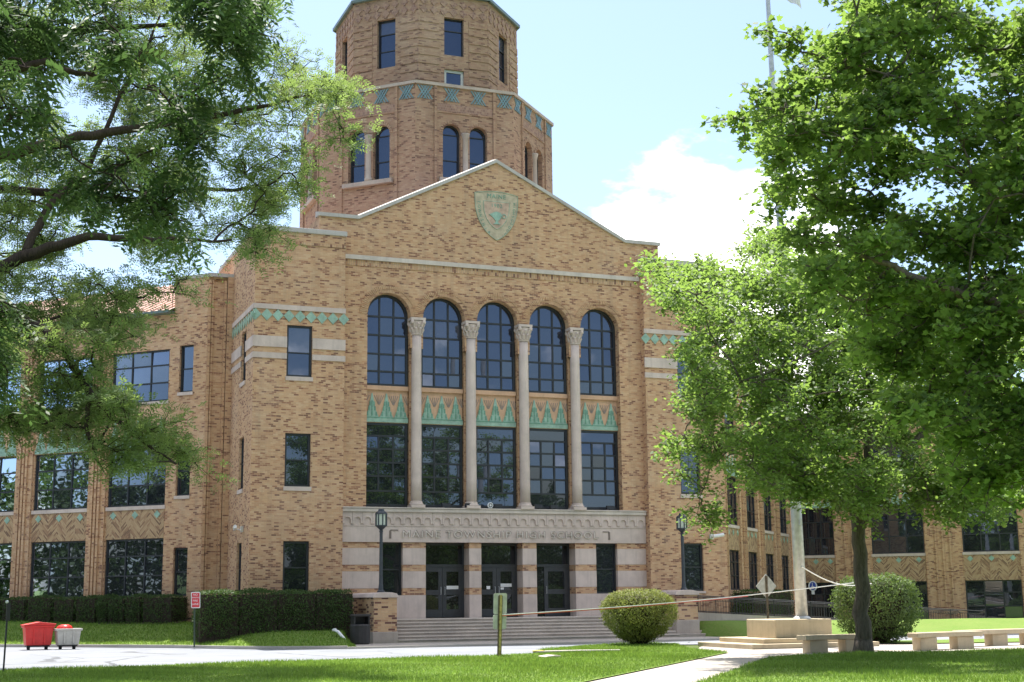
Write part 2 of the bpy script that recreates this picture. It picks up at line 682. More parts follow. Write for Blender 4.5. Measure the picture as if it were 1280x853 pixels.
def wall(mb, fr, u0, u1, z0, z1, ops=(), depth=.3, m=0, mr=None):
    """a wall face with real openings and their reveals; op = (u0,u1,z0,z1,arched): z1 is the springing line of an arch"""
    mr = m if mr is None else mr
    bb = []
    for o in ops:
        r = (o[1]-o[0])/2 if len(o) > 4 and o[4] else 0
        bb.append((o[0], o[1], o[2], o[3]+r, o))
    us = sorted({u0, u1, *[b[0] for b in bb], *[b[1] for b in bb]})
    zs = sorted({z0, z1, *[b[2] for b in bb], *[b[3] for b in bb]})
    us = [u for u in us if u0 <= u <= u1]
    zs = [z for z in zs if z0 <= z <= z1]
    for a, b in zip(us, us[1:]):
        for c, d in zip(zs, zs[1:]):
            um, zm = (a+b)/2, (c+d)/2
            if any(q[0] < um < q[1] and q[2] < zm < q[3] for q in bb):
                continue
            mb.face([fr.p(a, c), fr.p(b, c), fr.p(b, d), fr.p(a, d)], m)
    for q in bb:
        a, b, c, d, o = q
        D = -depth
        if len(o) > 4 and o[4]:
            r, uc = (b-a)/2, (a+b)/2
            pts = arc_pts(uc, o[3], r)
            for (p1, p2) in zip(pts, pts[1:]):
                mb.face([fr.p(*p1), fr.p(*p2), fr.p(p2[0], d), fr.p(p1[0], d)], m)
                mb.face([fr.p(*p1), fr.p(*p2), fr.p(*p2, D), fr.p(*p1, D)], mr)
            top = o[3]
        else:
            top = d
            mb.face([fr.p(a, d), fr.p(b, d), fr.p(b, d, D), fr.p(a, d, D)], mr)
        mb.face([fr.p(a, c), fr.p(a, top), fr.p(a, top, D), fr.p(a, c, D)], mr)
        mb.face([fr.p(b, c), fr.p(b, top), fr.p(b, top, D), fr.p(b, c, D)], mr)
        if len(o) < 6:
            mb.face([fr.p(a, c), fr.p(b, c), fr.p(b, c, D), fr.p(a, c, D)], mr)


rw = random.Random(5)


def window(fr, u0, u1, z0, z1, d, vb=(), hb=(), arch=False, ft=.08, bt=.05, parent=None, sill=None, plain_rows=(), frame='dark_frame',
           gl='window_glass', sill_mat='limestone'):
    """vb: fractions of the width with bars, hb: heights with bars, plain_rows: rows that no upright bar crosses"""
    mb = MB()
    w = u1-u0
    rows = [z0, *hb, z1]
    top = z1
    mb.box(fr, u0, u0+ft, z0, top, d-.08, d, 0)
    mb.box(fr, u1-ft, u1, z0, top, d-.08, d, 0)
    mb.box(fr, u0+ft, u1-ft, z0, z0+ft, d-.08, d-.002, 0)
    if not arch:
        mb.box(fr, u0+ft, u1-ft, z1-ft, z1, d-.08, d-.002, 0)
    else:
        r, uc = w/2, (u0+u1)/2
        A, B = arc_pts(uc, z1, r), arc_pts(uc, z1, r-ft)
        for k in range(len(A)-1):
            q = [A[k], A[k+1], B[k+1], B[k]]
            mb.prism(fr, q, d-.08, d, 0)
    for z in hb:
        mb.box(fr, u0+ft, u1-ft, z-bt/2, z+bt/2, d-.05, d-.012, 0)
    for f in vb:
        uu = u0+w*f
        segs = []
        for k in range(len(rows)-1):
            if k not in plain_rows:
                segs.append((rows[k], rows[k+1]))
        for a, b in segs:
            if arch and b == z1:
                b = z1 + math.sqrt(max(0, (w/2-ft)**2-(uu-(u0+u1)/2)**2))
            mb.box(fr, uu-bt/2, uu+bt/2, a+bt/2, b-bt/2 if not (arch and b > z1) else b, d-.05, d-.015, 0)
    o = mb.build('window', frame, parent, uv=False)
    pb = MB()
    blind = rw.choice((0, 0, 0, 1, 1, 2)) if len(rows) > 2 and z0 > 9 else 0
    cols = [u0+ft/2, *[u0+w*f for f in vb], u1-ft/2]
    for k in range(len(rows)-1):
        cc = [cols[0], cols[-1]] if k in plain_rows else cols
        for a, b in zip(cc, cc[1:]):
            t1, t2 = rw.uniform(-.010, .010), rw.uniform(-.010, .010)
            c, e = rows[k], rows[k+1]
            pb.face([fr.p(a, c, d-.055-t1-t2), fr.p(b, c, d-.055+t1-t2), fr.p(b, e, d-.055+t1+t2), fr.p(a, e, d-.055-t1+t2)],
                    1 if k >= len(rows)-1-blind else 0)
    if arch:
        r, uc = w/2-ft/2, (u0+u1)/2
        P = arc_pts(uc, z1, r)
        pb.face([fr.p(*q, d-.055) for q in P])
    pb.build('pane', [gl, 'blind_glass'], o, uv=False)
    if sill:
        s_ = MB()
        s_.box(fr, u0-.04, u1+.04, z0-sill, z0-.003, -.25, .05)
        s_.build('sill', sill_mat, o, uv=False)
    return o


# ------------------------------------------------------------------ the school
school = thing('school_building', 'tan brick school with arched entrance front, octagonal tower and long side wings', 'building')
S = school
LX0, LX1, RX0, RX1 = -10.55, -6.83, 6.83, 10.60
PF = FRONT.sh(0, .40)                           # plane of the two pavilions, 0.4 m proud

# --- pavilions
def pavilion(x0, x1, wu0, wu1, side):
    mb = MB()
    ops = [(wu0, wu1, 10.5, 12.60), (wu0, wu1, 6.10, 8.22), (wu0, wu1, 1.9, 3.96)]
    wall(mb, PF, x0, x1, 0, 16.45, ops, .24)
    so = []
    sx = x0 if side < 0 else x1
    outer = Fr(sx, -.4, 0, 1, side, 0)          # outer side wall, runs back
    inner = Fr(x1 if side < 0 else x0, -.4, 0, 1, -side, 0)
    so = [(1.55, 2.55, 10.5, 12.60), (1.55, 2.55, 6.10, 8.22), (1.55, 2.55, 1.9, 3.96)]
    wall(mb, outer, 0, 8.4, 0, 16.45, so, .2)
    wall(mb, inner, 0, 8.4, 0, 16.45)
    fl = MB()
    fl.face([W0.p(x0, 16.2, -.4), W0.p(x1, 16.2, -.4), W0.p(x1, 16.2, 8), W0.p(x0, 16.2, 8)])
    fl.build('flat_roof', 'black_metal', S)
    mb.face([W0.p(x0, 0, 8), W0.p(x1, 0, 8), W0.p(x1, 16.4, 8), W0.p(x0, 16.4, 8)])
    mb.build('pavilion_wall', 'tan_brick', S)
    c = MB()
    c.box(W0, x0-.06, x1+.06, 16.45, 16.66, -.47, -.05)
    c.box(W0, x0-.06, x0+.36, 16.45, 16.66, -.05, 8)
    c.box(W0, x1-.36, x1+.06, 16.45, 16.66, -.05, 8)
    c.build('parapet_coping', 'coping_stone', S, bevel=.03)
    # brick courses under the coping
    b = MB()
    b.box(PF, x0+.003, x1-.003, 15.95, 16.06, 0, .035)
    b.build('string_course', 'soldier_brick', S)
    st = MB()                                   # stone bands, wrapped round the corner
    for fr, u0, u1, cut in ((PF, x0-.03, x1+.03, (wu0, wu1)), (outer, -.03, 4.6, (1.55, 2.55))):
        st.box(fr, u0, u1, 13.20, 13.40, -.02, .05)
        for z0, z1 in ((11.66, 12.10), (11.20, 11.43)):
            st.box(fr, u0, cut[0], z0, z1, -.02, .045)
            st.box(fr, cut[1], u1, z0, z1, -.02, .045)
    st.build('stone_band', 'limestone', S)
    dm = MB()
    for fr, L in ((PF, x1-x0), (outer, 4.5)):
        n = int(L/.455)
        for k in range(n+1):
            u = (x0 if fr is PF else 0) + .05 + (L-.1)*k/n
            h = .225
            dm.prism(fr, [(u-h, 12.96), (u, 12.96-h-.02), (u+h, 12.96), (u, 12.96+h+.02)], -.01, .035)
    dm.build('diamond_band', 'green_terracotta', S)
    for k, (z0, z1) in enumerate(((10.5, 12.6), (6.1, 8.22), (1.9, 3.96))):
        for fr, a, b_ in ((PF, wu0, wu1), (outer, 1.55, 2.55)):
            window(fr, a, b_, z0, z1, -.10, (), ((z0+(z1-z0)*(.50 if k else .47)),), ft=.085, parent=S, sill=.17 if k < 2 else .1)


pavilion(LX0, LX1, -9.21, -8.17, -1)
pavilion(RX0, RX1, 8.42, 9.42, 1)

# --- main front between the pavilions
ARC_C = [-4.83, -2.415, 0, 2.415, 4.83]
AR = .93
Z_SP = 13.36
mb = MB()
UPZ = 13.30
wall(mb, FRONT, LX1, RX0, 12.0, 15.62, [(c-AR, c+AR, 12.0, Z_SP, True, 0) for c in ARC_C], .42)
# below the capitals the bay is set back behind the columns
LU, RU = ARC_C[0]-AR, ARC_C[-1]+AR
mb.face([FRONT.p(LX1, 5.3), FRONT.p(LU, 5.3), FRONT.p(LU, 12.0), FRONT.p(LX1, 12.0)])
mb.face([FRONT.p(RU, 5.3), FRONT.p(RX0, 5.3), FRONT.p(RX0, 12.0), FRONT.p(RU, 12.0)])
for u in (LU, RU):
    mb.face([FRONT.p(u, 5.3), FRONT.p(u, 12.0), FRONT.p(u, 12.0, -.42), FRONT.p(u, 5.3, -.42)])
mb.build('portico_wall', 'tan_brick', S)
mb = MB()
for k in range(4):
    a, b = ARC_C[k]+AR, ARC_C[k+1]-AR
    mb.box(FRONT, a+.04, b-.02, 5.3, 12.0, -.5, -.24)
    mb.box(FRONT, a, b, 12.0, 12.55, -.5, -.30)
mb.build('portico_pier', 'tan_brick', S)
# wall soffit over the columns
mb = MB()
for k in range(4):
    a, b = ARC_C[k]+AR, ARC_C[k+1]-AR
    mb.box(FRONT, a+.002, b-.002, 12.0, 13.28, -.42, -.28)
mb.build('portico_pier', 'tan_brick', S)
# arch rings: a course of bricks on edge standing slightly proud
ring = MB()
for c in ARC_C:
    for r0, r1, dd in ((AR, AR+.16, .02), (AR+.165, AR+.34, .035)):
        n = 46
        for k in range(n):
            a0, a1 = math.pi*k/n+.008, math.pi*(k+1)/n-.008
            q = [(c-r*math.cos(a), Z_SP+r*math.sin(a)) for r, a in ((r0, a0), (r0, a1), (r1, a1), (r1, a0))]
            if min(abs(q[0][0]-c), 9) > 1.2 and k in (0, n-1):
                continue
            ring.prism(FRONT, q, -.01, dd+(.012 if k % 2 else 0))
ring.build('arch_ring', 'tan_brick', S)
# arched windows, spandrels, lower windows
WD = -.36
for c in ARC_C:
    window(FRONT, c-AR, c+AR, 10.40, Z_SP, WD, (1/3, 2/3), (11.02, 11.75, 12.55, 13.34), True, .10, .075, S)
    window(FRONT, c-AR, c+AR, 5.42, 8.86, WD, (1/3, 2/3), (6.05, 6.66, 7.22, 7.78, 8.32), False, .10, .075, S, plain_rows=(0, 5))
    sp = MB()
    sp.box(FRONT, c-AR, c+AR, 8.86, 10.40, -.46, -.36, 0)
    sp.box(FRONT, c-AR, c+AR, 10.22, 10.40, -.36, -.26, 0)
    sp_o = sp.build('spandrel_panel', 'pink_terracotta', S)
    g = MB()
    tw = 2*AR/3
    for k in range(3):
        u = c-AR+tw*(k+.5)
        g.prism(FRONT, [(u-tw*.46, 9.08), (u+tw*.46, 9.08), (u+tw*.28, 9.35), (u+tw*.20, 9.55), (u+.02, 10.08), (u-.02, 10.08), (u-tw*.20, 9.55),
                        (u-tw*.28, 9.35)], -.37, -.31, 0)
        # darker relief inside each spire
        for z0, hw in ((9.14, .17), (9.36, .11), (9.56, .07)):
            g.box(FRONT, u-hw-.045, u-hw+.015, z0, z0+.17, -.31, -.296, 1)
            g.box(FRONT, u+hw-.015, u+hw+.045, z0, z0+.17, -.31, -.296, 1)
            g.box(FRONT, u-.025, u+.025, z0, z0+.2, -.31, -.290, 1)
    g.box(FRONT, c-AR, c+AR, 8.88, 9.07, -.36, -.29, 0)
    g.box(FRONT, c-AR, c+AR, 9.055, 9.085, -.30, -.275, 1)
    g.build('spire_frieze', ['green_terracotta', 'dark_green_terracotta'], sp_o)
    f = MB()                                     # fan ribs between the spires
    for k in range(4):
        u = c-AR+tw*k
        for a in (-.5, -.25, 0, .25, .5):
            if c-AR < u+a*.25 < c+AR:
                f.tube([FRONT.p(u+a*.05, 9.62, -.352), FRONT.p(min(max(u+a*.40, c-AR+.02), c+AR-.02), 10.0, -.352)], .014, 5)
    f.build('fan_rib', 'stained_stone', sp_o)
# columns
for k in range(4):
    u = (k-1.5)*2.415
    cx, cy = FRONT.p(u, 0, -.04)[:2]
    mb = MB()
    pr = [(.222, 5.62)]
    pr += [(.222-.014*i/8, 5.62+(12.55-5.62)*i/8) for i in range(1, 9)]
    mb.lathe(cx, cy, pr, 24)
    co = mb.build('column', 'limestone', S, smooth=True)
    b = MB()
    b.box(FRONT, u-.30, u+.30, 5.35, 5.47, -.34, .26)
    b.lathe(cx, cy, [(.29, 5.47), (.305, 5.50), (.29, 5.54), (.255, 5.56), (.26, 5.60), (.238, 5.63)], 24)
    b.build('base', 'limestone', co, smooth=False)
    cp = MB()
    cp.lathe(cx, cy, [(.225, 12.55), (.25, 12.57), (.25, 12.61), (.228, 12.62), (.235, 12.8), (.27, 13.0), (.30, 13.14)], 24)
    for i in range(10):                          # leaves
        for lev, (zz, rr) in enumerate(((12.64, .235), (12.84, .255))):
            a = 2*math.pi*(i+.5*lev)/10
            ca, sa = math.cos(a), math.sin(a)
            cp.tube([(cx+rr*ca, cy+rr*sa, zz), (cx+(rr+.03)*ca, cy+(rr+.03)*sa, zz+.12), (cx+(rr+.085)*ca, cy+(rr+.085)*sa, zz+.19),
                     (cx+(rr+.10)*ca, cy+(rr+.10)*sa, zz+.14)], [.045, .055, .045, .02], 6)
    for sx in (-1, 1):
        for sy in (-1, 1):
            cp.lathe(cx+sx*.25, cy+sy*.25, [(.02, 13.0), (.075, 13.03), (.085, 13.1), (.06, 13.17), (.02, 13.18)], 10)
    cp.box(FRONT, u-.32, u+.32, 13.17, 13.28, -.30, .26)
    cp.build('capital', 'limestone', co)

# band under the gable
mb = MB()
mb.box(FRONT, LX1+.02, RX0-.02, 15.62, 15.80, -.1, .10)
mb.build('gable_band', 'pale_limestone', S)
mb = MB()
mb.box(FRONT, LX1+.004, RX0-.004, 15.36, 15.615, -.02, .025)
mb.build('soldier_course', 'soldier_brick', S)
# gable block
GZ, GA, GF, GS = 17.36, 20.46, 6.18, 7.85
mb = MB()
gp = [(-GS, 15.79), (GS, 15.79), (GS, GZ), (GF, GZ), (0, GA), (-GF, GZ), (-GS, GZ)]
mb.face([FRONT.p(u, z) for u, z in gp])
for sx in (-1, 1):
    mb.face([W0.p(sx*GS, 15.8, 0), W0.p(sx*GS, GZ, 0), W0.p(sx*GS, GZ, 9), W0.p(sx*GS, 15.8, 9)])
mb.face([W0.p(u, z, 9) for u, z in gp])
mb.build('gable_wall', 'tan_brick', S)
# roof behind gable
mb = MB()
for sx in (-1, 1):
    mb.face([W0.p(0, GA-.02, .3), W0.p(sx*GF, GZ-.02, .3), W0.p(sx*GF, GZ-.02, 9), W0.p(0, GA-.02, 9)])
    mb.face([W0.p(sx*GF, GZ-.02, .3), W0.p(sx*GS, GZ-.02, .3), W0.p(sx*GS, GZ-.02, 9), W0.p(sx*GF, GZ-.02, 9)])
mb.build('gable_roof', 'red_roof_tile', S)
# gable coping: top tips a little towards the street so rain runs off
mb = MB()
cl = [(-GS-.08, GZ), (-GF, GZ), (0, GA), (GF, GZ), (GS+.08, GZ)]
for (a, b) in zip(cl, cl[1:]):
    i = len(mb.v)
    for (u, z) in (a, b):
        mb.v += [FRONT.p(u, z, .09), FRONT.p(u, z+.15, .09), FRONT.p(u, z+.27, -.40), FRONT.p(u, z, -.40)]
    for q in ((0, 1, 5, 4), (1, 2, 6, 5), (2, 3, 7, 6), (3, 0, 4, 7), (0, 3, 2, 1), (4, 5, 6, 7)):
        mb.f.append(tuple(i+k for k in q))
        mb.m.append(0)
mb.build('gable_coping', 'coping_stone', S)

# school crest in the gable
def shield_pts(u, z, w, h, n=10, bow=.05):
    top = [(u-w+2*w*k/n, z+h*.5+bow*math.sin(math.pi*k/n)) for k in range(n+1)]
    right = []
    for k in range(1, n+1):
        t = k/n
        tt = 1-(1-t)**1.5
        right.append((u+w*max(0, 1-tt**2.8)**.8 if k < n else u, z+h*.5-h*tt))
    left = [(2*u-a, b) for a, b in right[:-1]][::-1]
    return top+right+left


mb = MB()
SU, SZ = .0, 18.0
mb.prism(FRONT, shield_pts(SU, SZ, 1.0, 2.05, bow=.12), -.01, .025, 0)
crest = mb.build('crest', 'faded_green_terracotta', S)
mb = MB()
for sc_ in (1.0, .60):
    P = shield_pts(SU, SZ+(.07 if sc_ < 1 else 0), 1.0*sc_, 2.05*sc_+(.0), bow=.12 if sc_ == 1 else .0)
    mb.tube([FRONT.p(a, b, .03) for a, b in P+[P[0]]], .022, 5)
mb.build('crest_rim', 'faded_rim_terracotta', crest)
mb = MB()
mb.prism(FRONT, shield_pts(SU, SZ+.07, .58, 1.20, bow=0), .02, .04, 0)
mb.build('crest_field', 'crest_pink', crest)
mb = MB()
lz = 18.0
mb.prism(FRONT, [(-.36, lz+.10), (-.28, lz+.12), (-.14, lz+.20), (.0, lz+.24), (.16, lz+.20), (.24, lz+.10), (.18, lz-.06), (.06, lz-.17), (-.06, lz-.17),
                 (-.18, lz-.03)], .04, .075)
mb.prism(FRONT, [(-.05, lz-.17), (.05, lz-.17), (.07, lz-.26), (.17, lz-.33), (-.17, lz-.33), (-.07, lz-.26)], .04, .07)
mb.tube([FRONT.p(.24+.10-.10*math.cos(a), lz+.05+.09*math.sin(a), .055) for a in [math.pi*2*k/12 for k in range(13)]], .02, 5)
mb.build('crest_lamp', 'green_terracotta', crest)
text_mesh('crest_letters', 'MAINE', .27, 'dark_green_terracotta', FRONT, SU, SZ+.92, .03, .008, crest, 1.15)
text_mesh('crest_date', '1902', .24, 'dark_green_terracotta', FRONT, SU, SZ+.50, .045, .006, crest, 1.15)
for ch, u, z, r in zip('TOWNSHIP', (-.82, -.81, -.79, -.75, -.68, -.60, -.50, -.38), (.62, .42, .22, .02, -.18, -.37, -.55, -.72),
                       (1.57, 1.55, 1.5, 1.42, 1.3, 1.2, 1.1, 1.0)):
    text_mesh('crest_letters', ch, .19, 'dark_green_terracotta', FRONT, u, SZ+z, .03, .006, crest, rot=-r)
for ch, u, z, r in zip('HIGHSCHOOL', (.83, .825, .815, .80, .77, .73, .67, .59, .50, .40), (.66, .52, .38, .24, .08, -.08, -.24, -.41, -.57, -.72),
                       (1.57, 1.55, 1.53, 1.5, 1.42, 1.35, 1.25, 1.15, 1.05, 1.0)):
    text_mesh('crest_letters', ch, .16, 'dark_green_terracotta', FRONT, u, SZ+z, .03, .006, crest, rot=-r)

# --- entrance storey: stone frieze and striped base
E0, E1 = LX1+.01, RX0-.01
FZ = .90
mb = MB()
mb.box(FRONT, E0, E1, 3.955, 5.16, -.42, .05)
mb.build('entrance_frieze', 'limestone', S)
mb = MB()
mb.box(FRONT, E0+.003, E1-.003, 5.16, 5.30, -.45, .17)
mb.box(FRONT, E0+.003, E1-.003, 5.30, 5.36, -.45, .20)
mb.build('ledge', 'pale_limestone', S, bevel=.02)
mb = MB()
n = 32
pw = (E1-E0-.1)/n
for k in range(n):
    u = E0+.05+pw*(k+.5)
    r0, r1 = pw*.32, pw*.5-.004
    pts_o = arc_pts(u, 4.82, r1, 8)
    pts_i = arc_pts(u, 4.82, r0, 8)
    for i in range(8):
        mb.prism(FRONT, [pts_o[i], pts_o[i+1], pts_i[i+1], pts_i[i]], .04, .11)
    for s_ in (-1, 1):
        a, b = sorted((u+s_*r0, u+s_*r1))
        mb.box(FRONT, a, b, 4.69, 4.818, .04, .11)
mb.box(FRONT, E0+.01, E1-.01, 4.60, 4.64, .04, .075)
# solid band above the little arches
for k in range(n):
    u = E0+.05+pw*(k+.5)
    P = arc_pts(u, 4.82, pw*.5-.004, 8)
    for p1, p2 in zip(P, P[1:]):
        mb.prism(FRONT, [p1, p2, (p2[0], 5.155), (p1[0], 5.155)], .04, .10)
mb.build('arcaded_corbel', 'limestone', S)
INS = 'MAINE TOWNSHIP HIGH SCHOOL'
t1 = text_mesh('inscription', INS, .41, 'step_edge', FRONT, .12, 4.27, .095, .012, S, 1.16, 0)
ub = max(v.co.x for v in t1.data.vertices)-min(v.co.x for v in t1.data.vertices)
k_ = 8.75/ub
for v in t1.data.vertices:
    v.co.x = .12+(v.co.x-.12)*k_
t2 = text_mesh('inscription_shade', INS, .41, 'shade_and_mark_stone', FRONT, .152, 4.286, .058, .012, t1, 1.16, 0)  # dark copy of the letters, shifted up and right to paint their shade
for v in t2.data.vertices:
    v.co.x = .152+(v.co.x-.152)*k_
mb = MB()
for a, b in ((-4.75, -4.42), (4.75, 5.05)):       # small squared end marks
    s_ = -1 if a < 0 else 1
    mb.box(FRONT, a, b, 4.42, 4.455, .05, .075)
    e = b if s_ > 0 else a
    mb.box(FRONT, e-.04, e+.04, 4.10, 4.42, .05, .075)
mb.build('frieze_mark', 'shade_and_mark_stone', S)

SM = [(-5.17, -4.20), (4.44, 5.45)]
DR = [(-3.22, -1.33), (-.80, 1.05), (1.68, 3.47)]
ops = [(a, b, 1.83, 3.95) for a, b in SM] + [(a, b, FZ, 3.95) for a, b in DR]
stripes = [(FZ-.9, FZ, 0), (FZ, 1.83, 0), (1.83, 2.11, 1), (2.11, 2.79, 0), (2.79, 3.05, 1), (3.05, 3.72, 0), (3.72, 3.953, 1)]
edges = sorted([E0, E1]+[x for o in ops for x in o[:2]])
for a, b in zip(edges, edges[1:]):
    t = MB()
    for z0, z1, kind in stripes:
        dd = -.012 if kind else 0
        op = next((o for o in ops if o[0] == a and o[1] == b), None)
        if op and z0 >= op[2]-.01:
            continue
        t.box(FRONT, a, b, z0, z1-.004, -.70 if not op else -.25, dd, kind)
    t.build('entrance_pier', ['limestone', 'tan_brick'], S)
for a, b in SM:
    window(FRONT, a, b, 1.83, 3.95, -.20, (), (2.86,), ft=.07, parent=S)
# doors
for k, (a, b) in enumerate(DR):
    tr = MB()
    d = -.66
    for x0, x1, z0, z1 in ((a, a+.07, FZ, 3.95), (b-.07, b, FZ, 3.95), (a+.07, b-.07, 3.86, 3.95), (a+.07, b-.07, 2.98, 3.08)):
        tr.box(FRONT, x0, x1, z0, z1, d-.12, d)
    fo = tr.build('door_frame', 'door_metal', S)
    g = MB()
    g.box(FRONT, a+.07, b-.07, 3.08, 3.86, d-.08, d-.06)
    g.build('transom_pane', 'door_glass', fo)
    # a dark back wall closes the lobby
    leaves = [(a+.07, (a+b)/2-.006), ((a+b)/2+.006, b-.07)]
    if k == 2:
        leaves = [(a+.62, b-.07)]
        sl = MB()
        sl.box(FRONT, a+.07, a+.62, FZ, 2.98, d-.08, d-.06)
        sl.build('side_pane', 'door_glass', fo)
    for i, (x0, x1) in enumerate(leaves):
        m_ = MB()
        st_ = .17
        m_.box(FRONT, x0, x0+st_, FZ+.02, 2.975, d-.07, d-.02)
        m_.box(FRONT, x1-st_, x1, FZ+.02, 2.975, d-.07, d-.02)
        for z0, z1 in ((FZ+.02, FZ+.34), (FZ+.93, FZ+1.13), (2.78, 2.975)):
            m_.box(FRONT, x0+st_, x1-st_, z0, z1, d-.07, d-.022)
        do = m_.build('door', 'door_metal', S)
        gp_ = MB()
        gp_.box(FRONT, x0+st_, x1-st_, FZ+.34, FZ+.93, d-.055, d-.045)
        gp_.box(FRONT, x0+st_, x1-st_, FZ+1.13, 2.78, d-.055, d-.045)
        gp_.build('pane', 'door_glass', do)
        hh = MB()
        hx = x1-.08 if i == 0 and k < 2 else x0+.08
        hh.tube([FRONT.p(hx, FZ+.95, d-.02), FRONT.p(hx, FZ+.95, d+.05), FRONT.p(hx, FZ+1.25, d+.05), FRONT.p(hx, FZ+1.25, d-.02)], .014, 6)
        hh.build('handle', 'galvanised_steel', do)
        nn = MB()
        if k == 0 and i == 1:
            nn.box(FRONT, x0+.18, x1-.17, FZ+1.16, FZ+1.30, d-.044, d-.038)
        elif k == 1 and i == 1:
            nn.box(FRONT, x0+.17, x1-.17, FZ+1.24, FZ+1.38, d-.044, d-.038)
            nn.box(FRONT, x0+.16, x0+.32, FZ+1.12, FZ+1.22, d-.044, d-.036)
        elif k == 1 and i == 0:
            nn.box(FRONT, x0+.40, x0+.56, FZ+1.15, FZ+1.28, d-.02, d-.014)
        if nn.v:
            nn.build('notice', 'white_paint', do)

# --- core behind, closing the block so no daylight leaks through
mb = MB()
mb.box(W0, LX1+.3, RX0-.3, 0, 15.6, 1.4, 8.9)
mb.build('inner_block', 'stained_stone', S)

# --- octagonal tower
TCY = 9.89
def octo(ap, k):
    """frame of face k (0 = front, 1 = right front ...) of an octagon with apothem ap; u is centred on the face"""
    a = math.radians(-90+45*k)
    nx, ny = math.cos(a), math.sin(a)
    return Fr(nx*ap, TCY+ny*ap, -ny, nx, nx, ny)


T1, T2 = 5.89, 4.30
H1, H2 = T1*math.tan(math.pi/8), T2*math.tan(math.pi/8)
tz1, tz2 = 25.25, 30.55
mb = MB()
for k in range(8):
    fr = octo(T1, k)
    vis = k in (0, 1, 7, 6, 2)
    wall(mb, fr, -H1, H1, 14, tz1, [(-1.10, -.22, 20.8, 23.03, True), (.22, 1.10, 20.8, 23.03, True)] if vis else (), .3)
    mb.face([fr.p(-H1, tz1-.3), fr.p(H1, tz1-.3), (0, TCY, tz1-.3)])
mb.build('tower_wall', 'red_brick', S)
mb = MB()
for k in range(8):
    fr = octo(T1, k)
    mb.box(fr, -H1-.04, H1+.04, tz1, tz1+.14, -.35, .10)
mb.build('tower_coping', 'worn_concrete', S)
for k in (6, 7, 0, 1, 2):
    fr = octo(T1, k)
    pil, orn, dia = MB(), MB(), MB()
    for u in (-1.46, 1.46):
        pil.box(fr, u-.07, u+.07, 17, tz1-.002, -.02, .07)
    pil.box(fr, -1.39, 1.39, 23.98, 24.06, -.02, .035)
    dia.box(fr, -1.385, 1.385, 24.06, 24.42, -.02, .02)
    for i in range(4):                          # crossed straps of glazed tile
        uc = -H1+.46+i*(2*H1-.92)/3
        w = .47
        for a, b in ((-.5, .1), (-.28, .3), (-.1, .5), (.5, -.1), (.28, -.3), (.1, -.5)):
            d0 = .028 if a < b else .042
            x0, x1 = uc+a*w*1.5, uc+b*w*1.5
            orn.prism(fr, [(x0-.035, 25.2), (x0+.035, 25.2), (x1+.035, 24.56), (x1-.035, 24.56)], -.01, d0+abs(a)*.02)
    for s_ in (-1, 1):                          # voussoirs
        for i in range(14):
            a0, a1 = math.pi*i/14+.02, math.pi*(i+1)/14-.02
            q = [(s_*.66-r*math.cos(a), 23.03+r*math.sin(a)) for r, a in ((.44, a0), (.44, a1), (.60, a1), (.60, a0))]
            pil.prism(fr, q, -.02, .022+(.008 if i % 2 else 0))
    window(fr, -1.10, -.22, 20.8, 23.03, -.24, (), (21.75, 23.0), True, .07, .05, S)
    window(fr, .22, 1.10, 20.8, 23.03, -.24, (), (21.75, 23.0), True, .07, .05, S)
    cx, cy = fr.p(0, 0, .03)[:2]
    c_ = MB()
    c_.lathe(cx, cy, [(.19, 20.8), (.19, 20.95), (.14, 21.02), (.13, 22.75), (.15, 22.78), (.15, 22.84), (.20, 23.0), (.2, 23.05)], 14)
    c_.build('tower_column', 'worn_concrete', S, smooth=True)
    sl = MB()
    sl.box(fr, -1.3, 1.3, 20.6, 20.795, -.28, .22)
    sl.build('tower_sill', 'worn_concrete', S)
    pil.build('tower_pilaster', 'red_brick', S)
    orn.build('tower_ornament', 'blue_terracotta', S)
    dia.build('tower_diaper', 'diaper_brick', S)
# upper stage
mb = MB()
for k in range(8):
    fr = octo(T2, k)
    bands, bands2, dmd = MB(), MB(), MB()
    tall = k != 0
    wo_ = (-.48, .52, 27.52 if k == 0 else 26.97, 29.45)
    ops = [wo_] if k in (0, 1, 2, 6, 7) else []
    if k == 0:
        ops.append((-.48, .52, 25.9, 26.80))
    wall(mb, fr, -H2, H2, 24.9, tz2, ops, .22)
    z = 25.7
    while z < 29.4:                             # rusticated courses either side of the window
        for a, b in ((-H2-.012, -.74), (.78, H2+.012)):
            (bands if a < 0 else bands2).box(fr, a, b, z, z+.33, -.05, .03)
        z += .42
    for i in range(7):
        u = -H2+.26+i*(2*H2-.52)/6
        for zz, hh_ in ((29.72, .20), (30.14, .17)):
            uu = u if zz < 30 else u
            dmd.prism(fr, [(uu-.2, zz), (uu, zz-hh_-.03), (uu+.2, zz), (uu, zz+hh_+.03)], -.01, .035)
    if k in (0, 1, 2, 6, 7):
        window(fr, -.48, .52, wo_[2], 29.45, -.16, (), (27.85, 28.72) if k else (28.82,), ft=.05, bt=.045, parent=S)
    if k == 0:
        window(fr, -.48, .52, 25.9, 26.80, -.10, (), (), ft=.13, parent=S, frame='grey_frame')
    bands.build('rusticated_course', 'red_brick', S)
    bands2.build('rusticated_course', 'red_brick', S)
    dmd.build('diamond_brickwork', 'diaper_brick', S)
mb.build('upper_tower_wall', 'red_brick', S)
mb = MB()
for k in range(8):
    fr = octo(T2, k)
    mb.box(fr, -H2-.08, H2+.08, tz2, tz2+.16, -.4, .16)
mb.build('tower_cornice', 'copper_coping', S)
mb = MB()
P8 = [octo(T2-.2, k).p(-(T2-.2)*math.tan(math.pi/8), tz2+.1) for k in range(8)]
